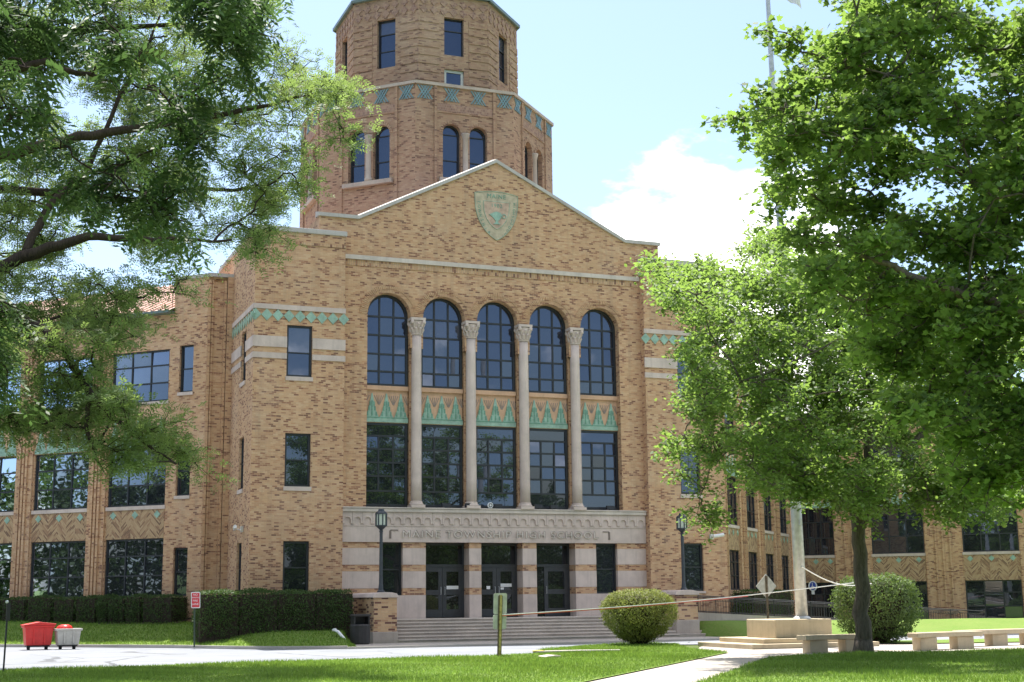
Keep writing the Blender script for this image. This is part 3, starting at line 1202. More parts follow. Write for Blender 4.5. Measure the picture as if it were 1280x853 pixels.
for k in range(8):
    mb.face([P8[k], P8[(k+1) % 8], (0, TCY, tz2+.9)])
mb.build('tower_roof', 'copper_coping', S)

# --- links and wings
def wing(fr, side, L, bays, w_ops, zt, name, gz, s2, z2, s3, z3, herr=True, roof=True, pier_end=0, eave=14.0):
    mb = MB()
    ops = []
    for a, b in bays:
        ops += [(a, b, gz[0], gz[1]), (a, b, s2, z2), (a, b, s3, z3)]
    ops += w_ops
    wall(mb, fr, pier_end, L, 0, eave, [o for o in ops if o[0] >= pier_end], .16)
    if pier_end:
        wall(mb, fr, 0, pier_end, 0, zt, [o for o in ops if o[0] < pier_end], .22)
        mb.face([fr.p(pier_end, eave-2), fr.p(pier_end, zt), fr.p(pier_end, zt, -6), fr.p(pier_end, eave-2, -6)])
        mb.face([fr.p(0, zt-.2), fr.p(pier_end, zt-.2), fr.p(pier_end, zt-.2, -6), fr.p(0, zt-.2, -6)])
    D = -10
    mb.face([fr.p(0, 0, D), fr.p(L, 0, D), fr.p(L, eave, D), fr.p(0, eave, D)])
    mb.face([fr.p(L, 0, 0), fr.p(L, 0, D), fr.p(L, eave, D), fr.p(L, eave, 0)])
    mb.face([fr.p(0, 0, -.5), fr.p(0, 0, D), fr.p(0, eave, D), fr.p(0, eave, -.5)])
    mb.build(name, 'tan_brick', S)
    if roof:
        r = MB()
        e, rg = eave+.10, eave+2.6
        r.face([fr.p(pier_end-.0, e, .35), fr.p(L+.3, e, .35), fr.p(L+.3, rg, -5), fr.p(pier_end-.0, rg, -5)])
        r.face([fr.p(pier_end, rg, -5), fr.p(L+.3, rg, -5), fr.p(L+.3, e, -10.3), fr.p(pier_end, e, -10.3)])
        r.face([fr.p(L+.3, e, .35), fr.p(L+.3, rg, -5), fr.p(L+.3, e, -10.3)])
        # rows of tile rolls
        n = int((L-pier_end)/.38)
        for k in range(n):
            u = pier_end+.2+k*.38
            r.tube([fr.p(u, e+.03, .37), fr.p(u, rg+.03, -5)], .055, 6)
        r.build('tile_roof', 'red_roof_tile', S)
        gt = MB()
        gt.box(fr, pier_end, L+.3, eave-.02, eave+.09, -.1, .44)
        gt.build('gutter', 'copper_coping', S)
    else:
        c = MB()
        c.box(fr, -.05, L+.05, eave, eave+.16, -.4, .08)
        c.build('parapet_coping', 'coping_stone', S)
    prev = None
    for a, b in bays:
        pl, hb_, sn, gr = MB(), MB(), MB(), MB()
        if prev is not None:
            p0, p1 = prev+.06, a-.06
            pl.box(fr, p0, p1, 0, eave-.9, -.02, .10)
            w = (p1-p0)
            for i in range(3):                  # moulded ribs
                u = p0+w*(.30+.20*i)
                pl.box(fr, u-.055, u+.055, 0, eave-1.1, .10, .19)
        prev = b
        if herr:
            hb_.box(fr, a+.003, b-.003, gz[1]+.003, s2-.165, -.155, .012)
            dsz = .17
            for f in (.12, .5, .88):
                uu = a+(b-a)*f
                zz = s2-.38
                gr.prism(fr, [(uu-dsz, zz), (uu, zz-dsz), (uu+dsz, zz), (uu, zz+dsz)], -.03, .032)
        sn.box(fr, a+.002, b-.002, z2+.003, s3-.15, -.15, .010)
        n = max(3, int(round((b-a)/.62)))
        tw_ = (b-a)/n
        for i in range(n):
            u = a+tw_*(i+.5)
            gr.prism(fr, [(u-tw_*.45, z2+.2), (u+tw_*.45, z2+.2), (u+tw_*.2, z2+.75), (u, z2+1.35), (u-tw_*.2, z2+.75)], -.06, .045)
        gr.box(fr, a+.004, b-.004, z2+.02, z2+.19, -.06, .055)
        cols = (1/3, 2/3)
        for z0, z1, sl in ((gz[0], gz[1], None), (s2, z2, .16), (s3, z3, .14)):
            h = z1-z0
            window(fr, a, b, z0, z1, -.07, cols, (z0+h*.36, z0+h*.70), ft=.07, bt=.06, parent=S, sill=sl)
        if pl.v:
            pl.build('pilaster', 'tan_brick', S)
        if herr:
            hb_.build('herringbone_panel', 'herringbone_brick', S)
        sn.build('wing_spandrel', 'pink_terracotta', S)
        gr.build('wing_tilework', 'green_terracotta', S)


LW = Fr(-11.58, 4.4, -Q, Q, -Q, -Q)
lb = [(1.97+4.10*k, 5.02+4.10*k) for k in range(6)]
narrow = [(.72, 1.44, 10.5, 12.55), (.72, 1.44, 6.08, 8.2), (.72, 1.44, 1.9, 3.9)]
wing(LW, -1, 27, lb, narrow, 15.45, 'left_wing_wall', (1.9, 4.33), 5.72, 8.2, 10.2, 12.45, pier_end=1.78)
for i, (a, b, z0, z1) in enumerate(narrow):
    window(LW, a, b, z0, z1, -.12, (), ((z0+z1)/2,), ft=.07, parent=S, sill=.14 if i < 2 else None)
RW = Fr(11.6, 4.4, Q, Q, Q, -Q)
rb = [(2.2, 4.5), (6.05, 8.4), (9.95, 12.3), (13.85, 16.15), (17.7, 20.0)]
wing(RW, 1, 20.9, rb, [], 15.45, 'right_wing_wall', (2.0, 4.05), 5.35, 7.9, 9.9, 12.2, eave=13.6, pier_end=1.2)
RB = Fr(26.4, 19.3, Q, -Q, -Q, -Q)
bb2 = [(.35, 2.62), (4.85, 7.9), (10.05, 13.15), (15.3, 18.4), (20.5, 23.6)]
wing(RB, 1, 26, bb2, [], 0, 'east_block_wall', (.15, 2.45), 4.08, 6.9, 8.3, 10.9, eave=12.6, roof=False)
# stepped links between the pavilions and the wings
for sx in (-1, 1):
    mb = MB()
    x0, x1 = (10.55, 11.60)
    lf = Fr(0, 4.2, sx, 0, 0, -1)
    wall(mb, lf, 10.5, 10.81, 0, 15.45)
    lf2 = Fr(0, 4.4, sx, 0, 0, -1)
    wall(mb, lf2, 10.8, 11.62, 0, 15.45)
    mb.face([lf.p(10.81, 0), lf.p(10.81, 15.45), lf2.p(10.81, 15.45), lf2.p(10.81, 0)])
    mb.box(lf2, 10.84, 10.95, 0, 15.3, -.02, .12)
    mb.box(lf2, 11.38, 11.46, 0, 15.3, -.02, .06)
    mb.box(lf2, 11.50, 11.60, 0, 15.3, -.02, .10)
    mb.face([lf.p(10.5, 15.3, 0), lf.p(11.7, 15.3, -.2), lf.p(11.7, 15.3, -6), lf.p(8, 15.3, -6), lf.p(8, 15.3, 0)])
    mb.build('link_wall', 'tan_brick', S)
    c = MB()
    c.box(lf2, 10.5, 11.66, 15.45, 15.6, -.35, .16)
    fr = LW if sx < 0 else RW
    c.box(fr, -.02, 1.8 if sx < 0 else 1.22, 15.45, 15.6, -.35, .07)
    c.build('parapet_coping', 'coping_stone', S)

# ------------------------------------------------------------------ ground
def sheet(name, poly, z, mat, kind='structure'):
    mb = MB()
    mb.face([(x, y, z) for x, y in poly])
    o = mb.build(name, mat, uv=False)
    return tag(o, kind=kind)


sheet('ground', [(-900, -900), (900, -900), (900, 900), (-900, 900)], -.03, 'rough_ground')
far_edge = [(-60, 34), (-30, 12.5), (-20, 4.4), (-16.5, .9), (-13.6, -2.4), (-11.9, -5.4), (-10.6, -7.0), (-8.6, -7.9), (0, -8.0), (6.2, -7.3), (8.2, -7.9),
            (12, -8.6), (22, -9.6), (60, -12)]
near_edge = [(60, -16.5), (22, -13.6), (8, -12.6), (2.8, -11.2), (1.9, -10.3), (.2, -10.1), (-1.2, -10.8), (-4.2, -14.2), (-5.3, -16.6), (-7.3, -17.5), (-11.2, -17.4),
             (-20, -18.8), (-30, -20.5), (-60, -24)]
sheet('road', far_edge+near_edge, 0.0, 'asphalt')
SPL = (-1.6, -12.0)
# front lawn
front_lawn = [(-60, -24), (-30, -20.5), (-20, -18.8), (-11.2, -17.4), (-7.3, -17.5), (-5.3, -16.6), (-4.2, -14.2), (-1.2, -10.8), (.2, -10.1), (1.9, -10.3),
              (2.2, -11.6), (1.2, -13.4), (.2, -16.5), (-.31, -19.3), (-9.78, -30.5), (-20, -42.6), (-26, -50), (-60, -50)]
sheet('lawn', front_lawn, .035, 'lawn')
right_lawn = [(-1.2, -22.9), (.3, -22.05), (3.5, -21.9), (7.2, -22.6), (14, -23.6), (60, -27), (60, -60), (-26, -60), (-22, -48.5), (-7.98, -31.7)]
sheet('lawn', right_lawn, .035, 'lawn')
sheet('path', [(-.31, -19.3), (-9.78, -30.5), (-22, -45), (-20.5, -46.5), (-7.98, -31.7), (-1.2, -22.9), (.4, -21)], .012, 'concrete_walk')
sheet('plaza', [(-1.2, -22.9), (.3, -22.05), (3.5, -21.9), (7.2, -22.6), (14, -23.6), (60, -27), (60, -21), (14, -17.6), (8.4, -16.3), (6.6, -13.2), (2.6, -12.6), (1.4, -14.4),
                (.2, -16.5), (-.31, -19.3)], .008, 'concrete_walk')
sheet('lawn', [(60, -20.8), (14.2, -17.4), (8.7, -16.0), (7.2, -13.0), (9, -12.9), (22, -13.9), (60, -16.8)], .03, 'lawn')
mb = MB()
mb.slab([(-8.4, -7.75), (7.4, -7.2), (8.4, -6.2), (8.4, -3.9), (-8.0, -3.9), (-8.4, -5)], -.02, .05)
tag(mb.build('sidewalk', 'concrete_walk', uv=False), kind='structure')


def kerb(name, pts, w=.16, h=.11, mat='kerb_concrete'):
    mb = MB()
    P = [np.array(p, float) for p in pts]
    L, R = [], []
    for i, p in enumerate(P):
        t = P[min(i+1, len(P)-1)]-P[max(i-1, 0)]
        t = t/np.linalg.norm(t)
        n_ = np.array([-t[1], t[0]])
        L.append(p+n_*w)
        R.append(p)
    for i in range(len(P)-1):
        q = [R[i], R[i+1], L[i+1], L[i]]
        mb.slab([tuple(a) for a in q], -.02, h)
    return tag(mb.build(name, mat, uv=False), kind='structure')


kerb('kerb', far_edge[1:8])
kerb('kerb', far_edge[7:10], .15, .07)
kerb('kerb', far_edge[9:])


def lerp_edge(poly, n):
    P = np.array(poly, float)
    s_ = np.r_[0, np.cumsum(np.linalg.norm(np.diff(P, axis=0), axis=1))]
    t = np.linspace(0, s_[-1], n)
    return np.c_[np.interp(t, s_, P[:, 0]), np.interp(t, s_, P[:, 1])]


GRID = {}


def bank(name, low, high, zl, zh, n=40, m=10, bulge=.0):
    """a grass slope between two polylines, gently rounded"""
    A, B = lerp_edge(low, n), lerp_edge(high, n)
    zlA = np.interp(np.linspace(0, 1, n), np.linspace(0, 1, len(zl)), zl)
    zhB = np.interp(np.linspace(0, 1, n), np.linspace(0, 1, len(zh)), zh)
    rng = np.random.default_rng(3)
    V = np.zeros((n, m, 3))
    for j in range(m):
        t = j/(m-1)
        e = t*t*(3-2*t)*.6+t*.4
        V[:, j, :2] = A*(1-t)+B*t
        V[:, j, 2] = zlA*(1-e)+zhB*e + rng.normal(0, .012, n)
    ca, cb = V[:1].copy(), V[-1:].copy()         # the open ends slope down to the paving
    ca[..., 0] -= .30
    cb[..., 0] += .30
    ca[..., 2] = cb[..., 2] = .03
    V = np.concatenate([ca, V, cb])
    n += 2
    mb = MB()
    mb.v = [tuple(p) for p in V.reshape(-1, 3)]
    for i in range(n-1):
        for j in range(m-1):
            mb.f.append((i*m+j, (i+1)*m+j, (i+1)*m+j+1, i*m+j+1))
            mb.m.append(0)
    o = mb.build(name, 'lawn', uv=False, smooth=True)
    GRID[name+str(len(GRID))] = V
    return tag(o, kind='structure')


low_l = [(-29.9, 12.66), (-19.9, 4.56), (-16.4, 1.06), (-13.5, -2.24), (-11.8, -5.2), (-10.5, -6.8), (-8.5, -7.7)]
high_l = [(-31.5, 22.5), (-22, 13.5), (-17.5, 9.6), (-13.9, 5.6), (-11.9, 3.2), (-10.55, -.3), (-6.9, -.42)]
bank('lawn_bank', low_l, high_l, [.10, .10, .10, .10, .10, .09, .07], [1.05, 1.05, 1.05, 1.05, .9, .8, .72])
low_r = [(8.45, -7.7), (12, -8.35), (22, -9.35), (60, -11.7)]
high_r = [(7.7, -3.05), (12.5, -3.05), (22, -3.05), (60, -3.05)]
bank('lawn_bank', low_r, high_r, [.09, .09, .09, .09], [.66, .55, .12, .1])
mb = MB()
mb.face([(7.6, -3.04, .10), (60, -3.04, .10), (60, 40, .10), (26, 20, .10), (10, 4, .10)])
tag(mb.build('lawn', 'lawn', uv=False), kind='structure')

# entrance steps
steps = thing('entrance_steps', 'wide flight of worn concrete steps up to the school doors', 'steps')
mb = MB()
NR = 7
rise = (FZ-.05)/NR
for k in range(NR):
    z1 = FZ-k*rise
    y0 = -1.75-.33*k
    x0, x1 = (-5.55, 6.40)
    if k >= NR-3:
        ex = (k-(NR-4))*.42
        x0, x1 = -5.55-(.35*ex if k < NR-1 else .5), 7.35+ex*.35
    if k == 0:
        mb.box(W0, x0, x1, 0, z1, y0, -.0)
    else:
        mb.box(W0, x0, x1, -.01, z1, y0, -1.75-.33*(k-1))
mb.build('stair_flight', 'worn_concrete', steps, bevel=.015)
mb = MB()
for k in range(NR):
    z1 = FZ-k*rise
    y0 = -1.75-.33*k
    mb.box(W0, -5.5, 6.35, z1-.04, z1+.004, y0-.03, y0+.05)
mb.build('nosing', 'step_edge', steps)  # edges paler than the risers: sky light on the treads painted in

def pier(x0, x1, yf, yb, zb, label):
    t = thing('stair_pier', label, 'pier', 'brick piers flanking the entrance steps')
    mb = MB()
    mb.box(W0, x0, x1, zb+.42, 1.72, yf, yb)
    mb.build('pier_wall', 'flashed_brick', t)
    b = MB()
    b.box(W0, x0-.04, x1+.04, 0, zb+.42, yf-.04, yb)
    b.build('plinth', 'worn_concrete', t, bevel=.02)
    c = MB()
    n = 6
    hw, uc, hd = (x1-x0)/2+.06, (x0+x1)/2, 0
    prof = [(uc-hw, 1.722)] + [(uc-hw*math.cos(math.pi*k/n)*1.0, 1.76+.17*math.sin(math.pi*k/n)**.6) for k in range(n+1)] + [(uc+hw, 1.722)]
    fr = Fr(0, 0, 1, 0, 0, 1)
    c.prism(fr, prof, yf-.06, yb)
    c.build('cap', 'limestone', t, bevel=.02)
    return t


pier(-6.46, -5.56, -3.7, -.02, 0.05, 'brick stair pier with rounded stone cap beside the dark litter bin')
pier(6.44, 7.42, -3.4, -.5, 0.30, 'brick stair pier with rounded stone cap behind the clipped round bush')

def lamp(x, y, label):
    t = thing('street_lamp', label, 'lamp', 'iron lantern posts on the stair piers')
    mb = MB()
    mb.lathe(x, y, [(.15, 1.90), (.15, 1.98), (.10, 2.02), (.085, 2.2), (.075, 2.25), (.062, 4.2), (.075, 4.22), (.075, 4.27), (.05, 4.30)], 14)
    mb.build('post', 'lamp_iron', t, smooth=False)
    l = MB()
    l.lathe(x, y, [(.05, 4.28), (.09, 4.33), (.20, 4.42), (.225, 4.44), (.225, 4.48)], 8)
    l.lathe(x, y, [(.235, 4.90), (.235, 4.95), (.16, 5.01), (.13, 5.02), (.12, 5.08), (.09, 5.10)], 8)
    for k in range(8):
        a = 2*math.pi*(k)/8
        l.tube([(x+.215*math.cos(a), y+.215*math.sin(a), 4.45), (x+.215*math.cos(a), y+.215*math.sin(a), 4.93)], .026, 6)
    lo = l.build('lantern', 'lamp_iron', t)
    g = MB()
    g.lathe(x, y, [(.185, 4.48), (.185, 4.91)], 8)
    g.build('lantern_pane', 'frosted_glass', t)
    return t


lamp(-5.93, -2.8, 'dark iron lamp post with glass lantern on the pier left of the steps')
lamp(7.12, -2.8, 'dark iron lamp post with glass lantern on the pier right of the steps')

# accessibility ramp
rp = thing('access_ramp', 'long concrete ramp with black metal railings right of the steps', 'ramp')
mb = MB()
rx0, rx1, rz0, rz1 = 7.5, 22.2, .98, .16
def rz(x):
    return rz0+(rz1-rz0)*(x-rx0)/(rx1-rx0)
mb.prism(Fr(0, 0, 1, 0, 0, 1), [(rx0, 0), (rx1, 0), (rx1, rz1+.02), (rx0, rz0+.04)], -3.0, -2.82)
mb.prism(Fr(0, 0, 1, 0, 0, 1), [(rx0, 0), (rx1, 0), (rx1, rz1-.12), (rx0, rz0-.10)], -2.82, -1.25)
mb.prism(Fr(0, 0, 1, 0, 0, 1), [(rx0, 0), (rx1, 0), (rx1, rz1+.02), (rx0, rz0+.04)], -1.25, -1.1)
mb.build('ramp_wall', 'worn_concrete', rp)
for y in (-2.91, -1.17):
    r = MB()
    top = [(x, y, rz(x)+.72) for x in (rx0+.2, rx1)]
    r.tube(top, .022, 7)
    r.tube([(x, y, rz(x)+.60) for x in (rx0+.2, rx1)], .014, 6)
    r.tube([(x, y, rz(x)+.10) for x in (rx0+.2, rx1)], .014, 6)
    x = rx0+.2
    i = 0
    while x < rx1:
        big = i % 14 == 0
        r.tube([(x, y, rz(x)), (x, y, rz(x)+(.72 if big else .60))], .024 if big else .010, 5)
        x += .13
        i += 1
    r.tube([(rx1, y, rz(rx1)+.72), (rx1+.15, y, rz(rx1)+.66), (rx1+.15, y, rz(rx1)+.1), (rx1, y, rz(rx1)+.1)], .022, 7)
    r.build('railing', 'black_metal', rp)

# ------------------------------------------------------------------ plants
def np_mesh(name, V, k, tone, mat, parent=None):
    """V: (N*k,3) vertices, faces of k vertices each; tone per face"""
    N = len(V)//k
    me = bpy.data.meshes.new(name)
    me.vertices.add(len(V))
    me.vertices.foreach_set('co', np.asarray(V, np.float32).ravel())
    me.loops.add(N*k)
    me.loops.foreach_set('vertex_index', np.arange(N*k, dtype=np.int32))
    me.polygons.add(N)
    me.polygons.foreach_set('loop_start', np.arange(0, N*k, k, dtype=np.int32))
    me.polygons.foreach_set('loop_total', np.full(N, k, np.int32))
    at = me.attributes.new('tone', 'FLOAT', 'FACE')
    at.data.foreach_set('value', np.asarray(tone, np.float32))
    me.materials.append(MATS[mat])
    me.update()
    me.validate()
    o = bpy.data.objects.new(name, me)
    COL.objects.link(o)
    if parent:
        o.parent = parent
    return o


def basis(nrm, ang):
    """orthonormal in-plane axes for each normal, turned by ang"""
    nrm = nrm/np.linalg.norm(nrm, axis=1, keepdims=True)
    ref = np.where(np.abs(nrm[:, 2:3]) < .9, np.array([[0, 0, 1.]]), np.array([[1., 0, 0]]))
    a = np.cross(ref, nrm)
    a /= np.linalg.norm(a, axis=1, keepdims=True)
    b = np.cross(nrm, a)
    c, s_ = np.cos(ang)[:, None], np.sin(ang)[:, None]
    return a*c+b*s_, b*c-a*s_, nrm


def leaf_faces(P, size, nrm, ang, shape, fold=.0):
    """one flat or slightly folded face per leaf"""
    a, b, n_ = basis(nrm, ang)
    sh = np.asarray(shape, float)
    V = P[:, None, :] + size[:, None, None]*(sh[None, :, 0:1]*a[:, None, :]+sh[None, :, 1:2]*b[:, None, :]
                                             + fold*np.abs(sh[None, :, 0:1])*n_[:, None, :])
    return V.reshape(-1, 3)


RHOMB = [(0, 0), (.30, .35), (.22, .75), (0, 1), (-.22, .75), (-.30, .35)]
OVAL = [(0, 0), (.26, .45), (0, 1), (-.26, .45)]
MAPLE = [(0, 0), (.22, .02), (.50, .12), (.38, .32), (.58, .62), (.28, .58), (.20, .72), (0, 1.05), (-.20, .72), (-.28, .58), (-.58, .62), (-.38, .32), (-.50, .12),
         (-.22, .02)]


def curve(p0, p1, rng, n=7, wig=.08, sag=0., up=0.):
    p0, p1 = np.asarray(p0, float), np.asarray(p1, float)
    L = np.linalg.norm(p1-p0)
    t = np.linspace(0, 1, n)[:, None]
    P = p0*(1-t)+p1*t
    off = rng.normal(0, 1, (n, 3))*wig*L
    off = (off+np.roll(off, 1, 0))/2
    P += off*np.sin(np.pi*t)
    P[:, 2:] += (up*L)*np.sin(np.pi*t)-(sag*L)*t**2
    return P


def in_poly(poly, rng, n):
    P = np.array(poly, float)
    lo, hi = P.min(0), P.max(0)
    out = []
    while len(out) < n:
        q = rng.uniform(lo, hi)
        c = False
        j = len(P)-1
        for i in range(len(P)):
            if (P[i, 1] > q[1]) != (P[j, 1] > q[1]) and q[0] < (P[j, 0]-P[i, 0])*(q[1]-P[i, 1])/(P[j, 1]-P[i, 1])+P[i, 0]:
                c = not c
            j = i
        if c:
            out.append(q)
    return np.array(out)


def make_tree(name, label, limbs, targets, rng, leafmat, barkmat, per, spread, size, shape, tilt=.6, droop=0., twig_r=.03, twigs=4, compound=None, kind='tree',
              fold=.15, crown_name='crown'):
    """limbs: list of (points, radii); targets: clump centres, each fed by a branch from the nearest limb"""
    t = thing(name, label, kind)
    tr = MB()
    pool = []
    for pts, rad in limbs:
        P = np.asarray(pts, float)
        # smooth the limb
        s_ = np.linspace(0, len(P)-1, (len(P)-1)*5+1)
        Q_ = np.c_[[np.interp(s_, range(len(P)), P[:, i]) for i in range(3)]].T
        Q_[1:-1] += rng.normal(0, .03, Q_[1:-1].shape)
        R_ = np.interp(s_, range(len(P)), rad)
        tr.tube(Q_, list(R_), 9)
        pool.append(Q_[2:])
    trunk = tr.build('trunk', barkmat, t, smooth=True, uv=False)
    pool = np.concatenate(pool)
    br = MB()
    LP, LT = [], []
    for T in targets:
        d = np.linalg.norm(pool-T, axis=1) + .6*np.maximum(0, pool[:, 2]-T[2])
        i = np.argsort(d)[rng.integers(0, 3)]
        base = pool[i]
        C = curve(base, T, rng, 8, .06, droop, .06)
        L = np.linalg.norm(T-base)
        br.tube(C, list(np.linspace(min(twig_r*(1+.25*L), .09), .006, 8)), 5)
        ct = rng.uniform(-.12, .12)
        # side shoots near the end
        ends = [(C[-1], C[-1]-C[-2])]
        for k in range(twigs):
            f = rng.uniform(.5, 1)
            b0 = C[int(f*7)]
            dirv = rng.normal(0, 1, 3)
            dirv[2] *= .45
            dirv = dirv/np.linalg.norm(dirv)*spread*rng.uniform(.7, 1.5)
            e = b0+dirv
            S_ = curve(b0, e, rng, 4, .1, droop*.6)
            br.tube(S_, [.012, .009, .006, .004], 4)
            n_ = int(per/(twigs+1))
            tt = rng.uniform(.15, 1.05, n_)
            pp = np.c_[[np.interp(tt*3, range(4), S_[:, i]) for i in range(3)]].T
            LP.append(pp+rng.normal(0, 1, pp.shape)*spread*np.array([.24, .24, .15]))
            LT.append(np.full(n_, ct)+rng.uniform(-.1, .1))
        n_ = int(per/(twigs+1))
        LP.append(C[-1]+rng.normal(0, 1, (n_, 3))*spread*np.array([.38, .38, .22]))
        LT.append(np.full(n_, ct))
        pool = np.concatenate([pool, C[2:6]])
    br.build('branches', barkmat, t, uv=False, smooth=True)
    P = np.concatenate(LP)
    tone = np.clip(.5+np.concatenate(LT)+rng.normal(0, .22, len(P)), 0, 1)
    N = len(P)
    nrm = np.c_[rng.normal(0, tilt, N), rng.normal(0, tilt, N), np.ones(N)]
    ang = rng.uniform(0, 2*np.pi, N)
    sz = size*rng.uniform(.65, 1.25, N)
    if compound is None:
        V = leaf_faces(P, sz, nrm, ang, shape, fold)
        np_mesh(crown_name, V, len(shape), tone, leafmat, t)
    else:
        npair, ll, rl = compound                # pinnate leaf: leaflets in pairs along a rachis
        a, b, n2 = basis(nrm, ang)
        if droop > .1:
            b = b*1.0
            b[:, 2] -= .8
            b /= np.linalg.norm(b, axis=1, keepdims=True)
            a = np.cross(b, n2)
            a /= np.linalg.norm(a, axis=1, keepdims=True)
        Vs, Ts = [], []
        for k in range(npair):
            f = (k+.6)/npair
            for s_ in (-1, 1):
                o = P+b*(f*rl*sz/size)[:, None]-np.array([0, 0, 1.])*((f**2)*rl*.25*sz/size)[:, None]
                dv = a*s_*.85+b*.5+rng.normal(0, .12, (N, 3))
                dv /= np.linalg.norm(dv, axis=1, keepdims=True)
                wv = np.cross(dv, n2)
                wv /= np.linalg.norm(wv, axis=1, keepdims=True)
                lln = (ll*sz/size)[:, None]
                q = np.stack([o, o+dv*lln*.45+wv*lln*.17, o+dv*lln, o+dv*lln*.45-wv*lln*.17], 1)
                Vs.append(q.reshape(-1, 3))
                Ts.append(np.clip(tone+rng.normal(0, .06, N), 0, 1))
        np_mesh(crown_name, np.concatenate(Vs), 4, np.concatenate(Ts), leafmat, t)
    return t


def px_targets(poly, n, d0, d1, rng):
    q = in_poly(poly, rng, n)
    return [at_depth(x, y, rng.uniform(d0, d1)) for x, y in q]


# elm-like street tree by the benches (trunk in view)
rng = np.random.default_rng(11)
D = 40.5
tb = np.array([2.55, -21.8, .0])
tk = [tb+np.array([0, 0, -.1]), tb+np.array([-.02, 0, .5]), at_depth(1078, 720, D), at_depth(1072, 650, D)]
limbs = [(tk, [.33, .235, .205, .19]),
         ([at_depth(1072, 655, D), at_depth(1060, 600, D+.3), at_depth(1010, 540, D+.6), at_depth(950, 470, D+.8), at_depth(900, 410, D+.8)], [.17, .13, .10, .07, .04]),
         ([at_depth(1072, 655, D), at_depth(1085, 590, D-.2), at_depth(1090, 500, D-.5), at_depth(1080, 400, D-.5), at_depth(1075, 330, D-.3)], [.18, .15, .12, .08, .04]),
         ([at_depth(1074, 660, D), at_depth(1110, 600, D+.5), at_depth(1160, 530, D+1), at_depth(1220, 470, D+1.2), at_depth(1280, 420, D+1)], [.16, .12, .10, .07, .04]),
         ([at_depth(1070, 640, D), at_depth(1030, 610, D-1), at_depth(970, 580, D-2), at_depth(900, 560, D-2.2)], [.11, .09, .06, .03]),
         ([at_depth(1072, 640, D), at_depth(1085, 590, D+2), at_depth(1050, 500, D+3.4), at_depth(1000, 420, D+3.6)], [.11, .09, .07, .04])]
midpoly = [(803, 318), (840, 340), (850, 318), (880, 350), (940, 300), (1010, 310), (1100, 340), (1300, 380), (1330, 600), (1270, 650), (1215, 655), (1180, 625), (1130, 630),
           (1090, 640), (1040, 618), (1000, 638), (965, 628), (930, 600), (900, 590), (862, 578), (832, 575), (838, 552), (872, 530), (842, 500), (836, 480), (866, 462),
           (855, 440), (862, 395), (835, 375), (812, 340)]
tg = px_targets(midpoly, 520, D-8.5, D+3.8, rng)
tg += px_targets([(835, 340), (905, 325), (960, 290), (1060, 310), (1100, 430), (900, 440)], 70, D-3, D+3, rng)
tg += px_targets([(940, 430), (1110, 420), (1120, 540), (960, 550)], 50, D-3, D+2, rng)
tg += px_targets([(1000, 590), (1230, 590), (1215, 650), (1130, 648), (1090, 655), (1040, 640)], 30, D-3.5, D-1, rng)
tg += [at_depth(x, y, D-1+rng.uniform(-.5, .5)) for x, y in ((870, 645), (885, 655), (895, 640), (876, 660), (830, 345), (815, 330), (832, 362), (850, 478), (838, 560), (845, 590))]
make_tree('street_tree', 'leafy street tree with single grey trunk standing among the concrete benches', limbs, tg, rng, 'elm_leaf', 'grey_bark',
          215, .52, .122, RHOMB, .7, .03, .018, 5)

# maple whose crown reaches in from the right, nearer to us
rng = np.random.default_rng(21)
DM = 19.
mt = np.array([at_depth(1560, 700, 20)[0], at_depth(1560, 700, 20)[1], 0.])
mtop = at_depth(1540, 420, 20)
limbs = [([mt-np.array([0, 0, .1]), mt+np.array([0, 0, 1.5]), mtop, at_depth(1500, 200, 20.5), at_depth(1480, -60, 21)], [.34, .27, .22, .16, .08]),
         ([mtop, at_depth(1430, 330, 19.5), at_depth(1300, 260, 19), at_depth(1150, 190, 18.6), at_depth(1010, 150, 18.4)], [.15, .11, .08, .05, .02]),
         ([mtop, at_depth(1420, 420, 18), at_depth(1280, 390, 17), at_depth(1150, 350, 16.6), at_depth(1060, 310, 16.5)], [.14, .10, .07, .05, .02]),
         ([at_depth(1500, 200, 20.5), at_depth(1380, 100, 20), at_depth(1250, 40, 19.6), at_depth(1120, -10, 19)], [.13, .09, .06, .03]),
         ([mtop, at_depth(1460, 480, 18.5), at_depth(1340, 520, 17.5), at_depth(1230, 540, 17)], [.11, .08, .05, .02])]
mpoly = [(1058, -70), (1062, 30), (1010, 60), (985, 95), (975, 125), (930, 150), (962, 185), (965, 210), (1010, 225), (990, 250), (985, 300), (1010, 345), (1040, 400),
         (1060, 450), (1100, 500), (1150, 540), (1200, 580), (1260, 620), (1400, 640), (1500, 560), (1500, -70)]
tg = px_targets(mpoly, 680, 16.2, 20.8, rng)
tg += [at_depth(x, y, 17.5+rng.uniform(-.4, .4)) for x, y in ((955, 35), (975, 48), (918, 148), (945, 160), (952, 238), (970, 262), (995, 215), (1005, 90), (1180, 15), (1230, 620),
                                                              (1260, 585), (1200, 600))]
make_tree('maple_tree', 'broad maple with lobed leaves reaching into view from the right', limbs, tg, rng, 'maple_leaf', 'grey_bark',
          140, .36, .086, MAPLE, .75, .05, .014, 4)

